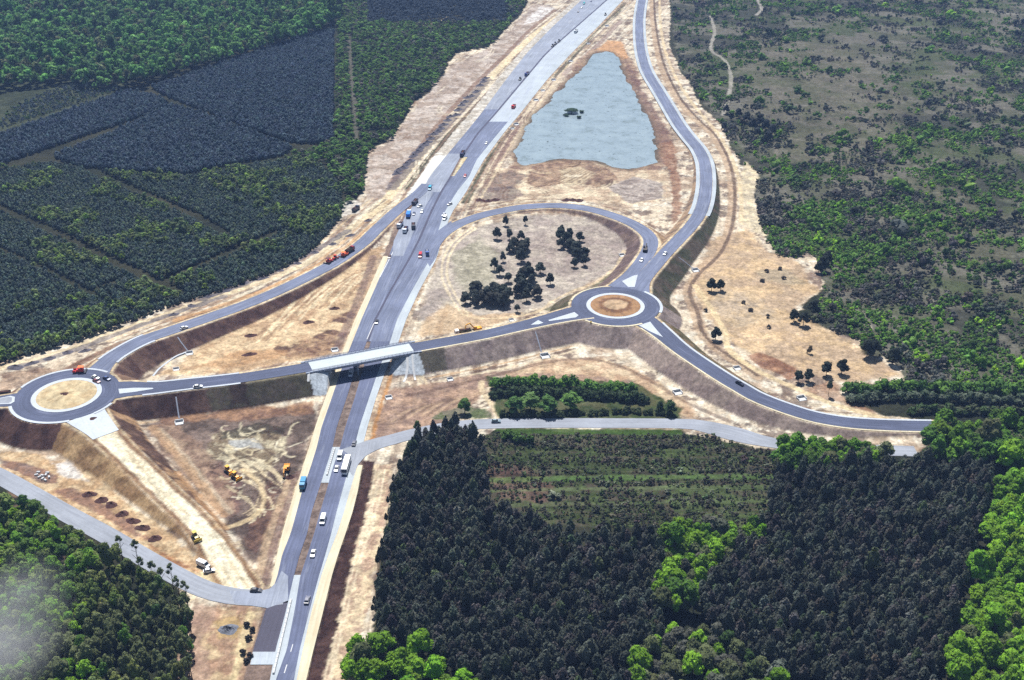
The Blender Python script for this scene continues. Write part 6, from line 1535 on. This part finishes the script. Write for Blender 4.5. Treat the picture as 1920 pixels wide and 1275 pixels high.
WHT, GRY, RED, BLU, TEAL, DRK, NAVY = (246, 248, 250), (128, 132, 150), (196, 34, 42), (28, 84, 190), (30, 130, 176), (34, 34, 44), (30, 42, 110)
car = lambda c: (('car', c), lambda: parts_car(c)); van = lambda c: (('van', c), lambda: parts_car(c, True, 5.6, 2.0, 2.3))
def trk(a, b, box=False, L=8.4): return (('truck', a, b, box, L), lambda: parts_truck(a, b, None, L, 2.5, box))
DN = (-13, 45)      # towards the viewer along the motorway
VEH = [
 ('bus', 649, 871, DN, (('bus',), parts_bus), 'white bus on the right carriageway by the crossing', 'bus', 1.6),
 ('delivery_van', 637.5, 854, DN, van(WHT), 'white van just ahead of the bus, nearer the median', 'van', 1.1),
 ('car', 631, 878, DN, car(WHT), 'white car beside the front of the bus', 'car', .7),
 ('car', 664, 830, (13, -45), car((96, 98, 112)), 'grey car above the old road crossing', 'car', .7),
 ('box_truck', 568, 906, DN, (('truck', TEAL, TEAL, True, 6.2), lambda: parts_truck(TEAL, TEAL, None, 6.2, 2.3, True)), 'teal box truck on the left verge south of the bridge', 'truck', 1.6),
 ('delivery_van', 605.5, 973, DN, van(WHT), 'white van alone on the right carriageway below the bus', 'van', 1.1),
 ('car', 587, 1037, DN, car(WHT), 'white car with dark windows nearest the bottom junction', 'car', .7),
 ('car', 576, 1124, (13, -45), car((110, 112, 128)), 'grey car at the bottom junction on the right edge', 'car', .7),
 ('delivery_van', 658, 699, DN, van((226, 230, 240)), 'pale van in the shadow under the bridge', 'van', 1.1),
 ('car', 706, 603, DN, car(DRK), 'dark car on the motorway just beyond the bridge', 'car', .7),
 ('delivery_van', 788, 478, DN, van(RED), 'red van on the motorway where the loop ramp merges', 'van', 1.1),
 ('pickup_truck', 801, 474, (6, 40), (('truck', BLU, GRY, False, 6.0), lambda: parts_truck((60, 90, 160), (90, 110, 160), M_STEEL, 6.0, 2.2)), 'blue-grey flatbed beside the red van', 'truck', 1.2),
 ('tipper_truck', 778, 378, (-15, 18), trk((48, 44, 70), (44, 36, 52)), 'dark tipper at the upper end of the parked trucks', 'truck', 1.4),
 ('car', 787, 386, (-18, 8), car(WHT), 'white car right of the dark tipper in the works yard', 'car', .7),
 ('car', 791, 396, (-8, 20), car((232, 236, 240)), 'white car lowest of the two right of the blue truck', 'car', .7),
 ('box_truck', 766, 400, (8, -26), (('truck', WHT, (30, 120, 220), True, 9.5), lambda: parts_truck(WHT, (30, 120, 220), None, 9.5, 2.6, True)), 'bright blue box truck with white cab in the works yard', 'truck', 1.8),
 ('car', 776, 400, (-8, 22), car((64, 78, 120)), 'dark blue car beside the bright blue box truck', 'car', .7),
 ('tipper_truck', 750, 421, (-12, 14), trk((230, 236, 246), (150, 160, 190), False, 7.4), 'white-cabbed truck at the left end of the works yard', 'truck', 1.4),
 ('tipper_truck', 760, 430, (-10, 20), trk((236, 242, 250), (40, 56, 130), False, 7.8), 'dark blue tipper with white cab, lowest in the works yard', 'truck', 1.4),
 ('tipper_truck', 775, 423, (-1, 22), trk((60, 58, 66), (52, 48, 52), False, 7.8), 'dark grey tipper beside the dark blue one in the works yard', 'truck', 1.4),
 ('delivery_van', 834, 408, (-10, 14), van(WHT), 'white van on the right edge where the loop ramp ends', 'van', 1.0),
 ('car', 832, 402, (-10, 10), car((226, 230, 238)), 'white car behind the van by the ramp end', 'car', .7),
 ('car', 843, 382, (-14, 6), car((220, 222, 230)), 'pale car by the lower end of the green ditch', 'car', .7),
 ('delivery_van', 806, 352, (-10, 22), van((38, 160, 190)), 'turquoise van on the pale stretch of the left carriageway', 'van', 1.1),
 ('car', 872, 329, (-10, 22), car(RED), 'red car on the right carriageway near the pond', 'car', .7),
 ('tipper_truck', 867, 287, (-10, 18), trk((40, 44, 96), (36, 40, 92), False, 10.5), 'dark blue tipper truck on the fresh asphalt near the pond', 'truck', 1.5),
 ('car', 912, 268, (-10, 16), car(WHT), 'white car on the right carriageway beside the pond', 'car', .7),
 ('tipper_truck', 963, 199, (-10, 12), trk((220, 44, 40), (214, 48, 44), False, 7.6), 'red tipper truck on the pale concrete above the pond', 'truck', 1.4),
 ('tipper_truck', 988, 138, (-12, 12), trk((40, 60, 140), (44, 56, 120), False, 10.0), 'blue truck far up the left pale carriageway', 'truck', 1.4),
 ('road_roller', 975, 148, (-12, 12), (('roller', (70, 70, 50)), lambda: parts_roller((70, 70, 50))), 'dark small roller behind the far blue truck', 'roller', 1.0),
 ('crane_truck', 1080, 58, (-14, 14), (('crane',), parts_pole_crane), 'white truck with a dark loading arm far up the motorway', 'truck', 1.5),
 ('delivery_van', 1095, 6, (-16, 16), van((60, 190, 200)), 'turquoise van at the top end of the motorway', 'van', 1.2),
 ('car', 1091, 14, (-16, 16), car(WHT), 'white car just below the turquoise van at the top', 'car', .7),
 ('car', 1084, 22, (-16, 16), car((70, 60, 66)), 'dark car below the white one at the top of the motorway', 'car', .7),
 ('car', 1108, 2, (-16, 16), car((40, 60, 120)), 'dark blue car at the very top of the motorway', 'car', .7),
 ('road_roller', 1135, 27, (-16, 16), (('roller', (60, 60, 66)), lambda: parts_roller((60, 60, 66))), 'small dark roller on the pale right carriageway at the top', 'roller', 1.0),
 ('road_roller', 1036, 86, (-16, 14), (('roller', (64, 66, 74)), lambda: parts_roller((64, 66, 74))), 'lowest of three small rollers standing in for dark figures by the far median', 'roller', .8),  # this and the next two are rollers standing in for workers
 ('road_roller', 1041, 82, (-16, 14), (('roller', (64, 66, 74)), None), 'middle of three small rollers standing in for dark figures by the far median', 'roller', .8),
 ('road_roller', 1048, 77, (-16, 14), (('roller', (64, 66, 74)), None), 'highest of three small rollers standing in for dark figures by the far median', 'roller', .8),
 ('paving_machine', 617, 488, (26, -16), (('paver', RED, (60, 20, 20)), lambda: parts_paver((208, 48, 30), (90, 24, 26))), 'dark red paver leading the machines on the slip road', 'paver', 1.3),
 ('road_roller', 629, 482, (26, -16), (('roller', (226, 66, 30)), lambda: parts_roller((226, 66, 30))), 'red roller just behind the dark red paver', 'roller', 1.2),
 ('paving_machine', 645, 476, (26, -16), (('paver', 2), lambda: parts_paver((240, 96, 36), (240, 120, 40))), 'orange paver in the middle of the slip road machines', 'paver', 1.3),
 ('tipper_truck', 656, 468, (26, -16), trk((150, 40, 56), (60, 60, 40), False, 7.4), 'dark tipper with red cab behind the orange paver', 'truck', 1.4),
 ('car', 345, 614, (26, -10), car((226, 230, 236)), 'white car alone on the long slip road', 'car', .7),
 ('paving_machine', 149, 694, (-30, 2), (('paver', 3), lambda: parts_paver((206, 34, 24), (244, 120, 50))), 'red road machine with orange canopy on the left roundabout', 'paver', 1.3),
 ('car', 181, 714, (14, 6), car((116, 44, 60)), 'dark red car on the left roundabout', 'car', .7),
 ('car', 179, 707, (14, 6), car(WHT), 'white car just behind the dark red one on the roundabout', 'car', .7),
 ('car', 200, 709, (14, 6), car((60, 80, 130)), 'dark blue car where the slip road leaves the roundabout', 'car', .7),
 ('tipper_truck', 3, 739, (-30, 3), trk((228, 232, 240), (36, 32, 40), False, 8.4), 'dark truck with white cab at the left photo edge', 'truck', 1.4),
 ('car', 371, 724, (30, -3), car(WHT), 'white car on the bridge road left of the bridge', 'car', .7),
 ('tipper_truck', 868, 624, (-30, 5), trk(WHT, (92, 96, 66), False, 9.0), 'olive tipper with white cab being loaded beside the yellow digger', 'truck', 1.4),
 ('excavator', 893, 619, (-30, 5), (('exc', 1), lambda: parts_excavator()), 'yellow digger with raised arm on the bridge road', 'excavator', 1.5),
 ('excavator', 1210, 466, (6, -26), (('exc', 2), lambda: parts_excavator((70, 60, 50), False)), 'dark digger on the loop ramp near the roundabout', 'excavator', 1.5),
 ('car', 1203, 487, (-12, 20), car(WHT), 'white car on the ramp below the dark digger', 'car', .7),
 ('car', 1247, 475, (-14, 16), car((236, 240, 246)), 'white car on the north road above the roundabout', 'car', .7),
 ('car', 1387, 718, (20, 10), car((30, 34, 56)), 'dark blue car on the lower right road', 'car', .7),
 ('car', 930, 789, (30, 0), car((120, 140, 150)), 'grey-green car on the old road at the sandy track', 'car', .7),
 ('car', 837, 795, (30, -2), car((36, 60, 170)), 'blue car half hidden behind the tip of the pine wood', 'car', .7),
 ('bulldozer', 428, 881, (20, 12), (('dozer',), parts_dozer), 'yellow bulldozer in the rutted triangle, upper of the two', 'bulldozer', 1.2),
 ('bulldozer', 441, 892, (20, 12), (('dozer',), parts_dozer), 'yellow bulldozer in the rutted triangle, lower of the two', 'bulldozer', 1.2),
 ('excavator', 537, 878, (-6, 24), (('exc', 3), lambda: parts_excavator((226, 150, 20), False)), 'yellow digger beside the motorway verge above a dark heap', 'excavator', 1.4),
 ('bulldozer', 366, 1005, (16, 20), (('dozer2',), lambda: parts_dozer((200, 176, 70))), 'pale yellow bulldozer at the edge of the sandy haul road', 'bulldozer', 1.2),
 ('delivery_van', 381, 1057, (24, 10), van((230, 234, 238)), 'white van parked where the haul road meets the village road', 'van', 1.0),
 ('car', 392, 1069, (24, -4), car((232, 234, 238)), 'white car below the white van by the haul road', 'car', .7),
 ('car', 480, 1106, (30, 1), car((60, 62, 72)), 'dark car at the corner of the village road and motorway', 'car', .7),
 ('car', 345 + 385, 481, (-8, 24), car((92, 44, 40)), 'dark red car on the sandy verge left of the motorway', 'car', .7),
 ('tipper_truck', 667, 391, (20, -14), trk((60, 66, 90), (56, 60, 76), False, 7.4), 'dark truck parked on the sand at the wood edge', 'truck', 1.4),
]
xx, yy, zz = on_ground(1108, 604, .6); mb_ = MB().cyl((0, 0, .55), .42, 1.1, 'z', 14).cyl((0, 0, 1.13), .36, .06, 'z', 14); o = link('marker_barrel', mb_.mesh('marker_barrel'), paint_mat((190, 160, 30))); o.location = (xx, yy, zz); tag(o, 'small yellow barrel on the lower edge of the right roundabout', 'barrel')
for name, px, py, to, (key, fn), lab, cat, up in VEH:
    off = (name == 'excavator' and px < 560) or name == 'bulldozer' or lab.startswith(('white van parked', 'white car below the white van', 'dark red car on the sandy', 'dark truck parked on the sand', 'dark car at the corner'))
    vehicle(name, px, py, to, key, fn, lab, cat, None, up, None, 0.0 if off else 0.21)

# ================================================================== light and air
SUN_EL, SUN_AZ = math.radians(61), math.radians(-12)      # azimuth from straight ahead, towards the left
sun_d = bpy.data.lights.new('sun', 'SUN'); sun_d.energy = 5.0; sun_d.angle = math.radians(0.5); sun_d.color = (1.0, 0.975, 0.93)
sun = bpy.data.objects.new('sun', sun_d); C.objects.link(sun)
sd = Vector((math.cos(SUN_EL) * math.sin(SUN_AZ), math.cos(SUN_EL) * math.cos(SUN_AZ), math.sin(SUN_EL)))
sun.rotation_euler = sd.to_track_quat('Z', 'Y').to_euler(); sun.location = sd * 600
w = bpy.data.worlds.new('World'); sc.world = w; w.use_nodes = True
nt = w.node_tree; sky = nt.nodes.new('ShaderNodeTexSky'); sky.sky_type = 'NISHITA'; sky.sun_disc = False
sky.sun_elevation = SUN_EL; sky.sun_rotation = SUN_AZ; sky.altitude = 200; sky.air_density = 1.2; sky.dust_density = 1.2; sky.ozone_density = 1.5
bg = nt.nodes['Background']; nt.links.new(sky.outputs[0], bg.inputs['Color']); bg.inputs['Strength'].default_value = 0.05

def volume_mat(name, col, dens, noise=False):
    m = bpy.data.materials.new(name); m.use_nodes = True; t = m.node_tree; t.nodes.remove(t.nodes['Principled BSDF'])
    v = t.nodes.new('ShaderNodeVolumePrincipled'); v.inputs['Color'].default_value = (*col, 1); v.inputs['Density'].default_value = dens; v.inputs['Anisotropy'].default_value = 0.0
    t.links.new(v.outputs[0], t.nodes['Material Output'].inputs['Volume']); return m, t, v
hzm, _, _ = volume_mat('haze', (0.34, 0.54, 1.0), 0.00009)
hb = MB().box(-4150, 4150, -120, 4400, -2.6, CAMZ + 6); ho = link('haze', hb.mesh('haze'), hzm); tag(ho, 'thin bluish haze over the far fields', 'haze', kind='stuff')
# wisp of cloud over the near wood, bottom left
mm, t, v = volume_mat('mist', (0.95, 0.97, 1.0), 0.05)
tc = t.nodes.new('ShaderNodeTexCoord'); no = t.nodes.new('ShaderNodeTexNoise'); no.inputs['Scale'].default_value = 1.6; no.inputs['Detail'].default_value = 4
ln = t.nodes.new('ShaderNodeVectorMath'); ln.operation = 'LENGTH'; t.links.new(tc.outputs['Object'], ln.inputs[0]); t.links.new(tc.outputs['Object'], no.inputs['Vector'])
mr = t.nodes.new('ShaderNodeMapRange'); mr.inputs['From Min'].default_value = 1.0; mr.inputs['From Max'].default_value = 0.0; mr.interpolation_type = 'SMOOTHSTEP'; t.links.new(ln.outputs['Value'], mr.inputs['Value'])
m1 = t.nodes.new('ShaderNodeMapRange'); m1.inputs['From Min'].default_value = 0.3; m1.inputs['From Max'].default_value = 0.7; t.links.new(no.outputs['Fac'], m1.inputs['Value'])
mu = t.nodes.new('ShaderNodeMath'); mu.operation = 'MULTIPLY'; t.links.new(mr.outputs[0], mu.inputs[0]); t.links.new(m1.outputs[0], mu.inputs[1])
m2 = t.nodes.new('ShaderNodeMath'); m2.operation = 'MULTIPLY'; m2.inputs[1].default_value = 0.055; t.links.new(mu.outputs[0], m2.inputs[0]); t.links.new(m2.outputs[0], v.inputs['Density'])
V, Fa = ico(3); o = link('mist', mesh_np('mist', V, Fa, smooth_shade=True), mm); gx0, gy0 = G(-8, 1215, 26)
o.location = (float(gx0), float(gy0), 30); o.scale = (26, 44, 16); tag(o, 'thin white wisp of cloud over the trees at bottom left', 'mist', kind='stuff')

# ================================================================== render settings
sc.view_settings.view_transform = 'Standard'; sc.view_settings.look = 'None'; sc.view_settings.exposure = 0.72; sc.view_settings.gamma = 1.0; sc.view_settings.use_curve_mapping = False
sc.render.engine = 'CYCLES'
cy = sc.cycles; cy.max_bounces = 5; cy.diffuse_bounces = 2; cy.glossy_bounces = 2; cy.transmission_bounces = 2; cy.volume_bounces = 0; cy.transparent_max_bounces = 4
cy.use_denoising = False; cy.use_adaptive_sampling = True; cy.adaptive_threshold = 0.02; cy.volume_step_rate = 2.0
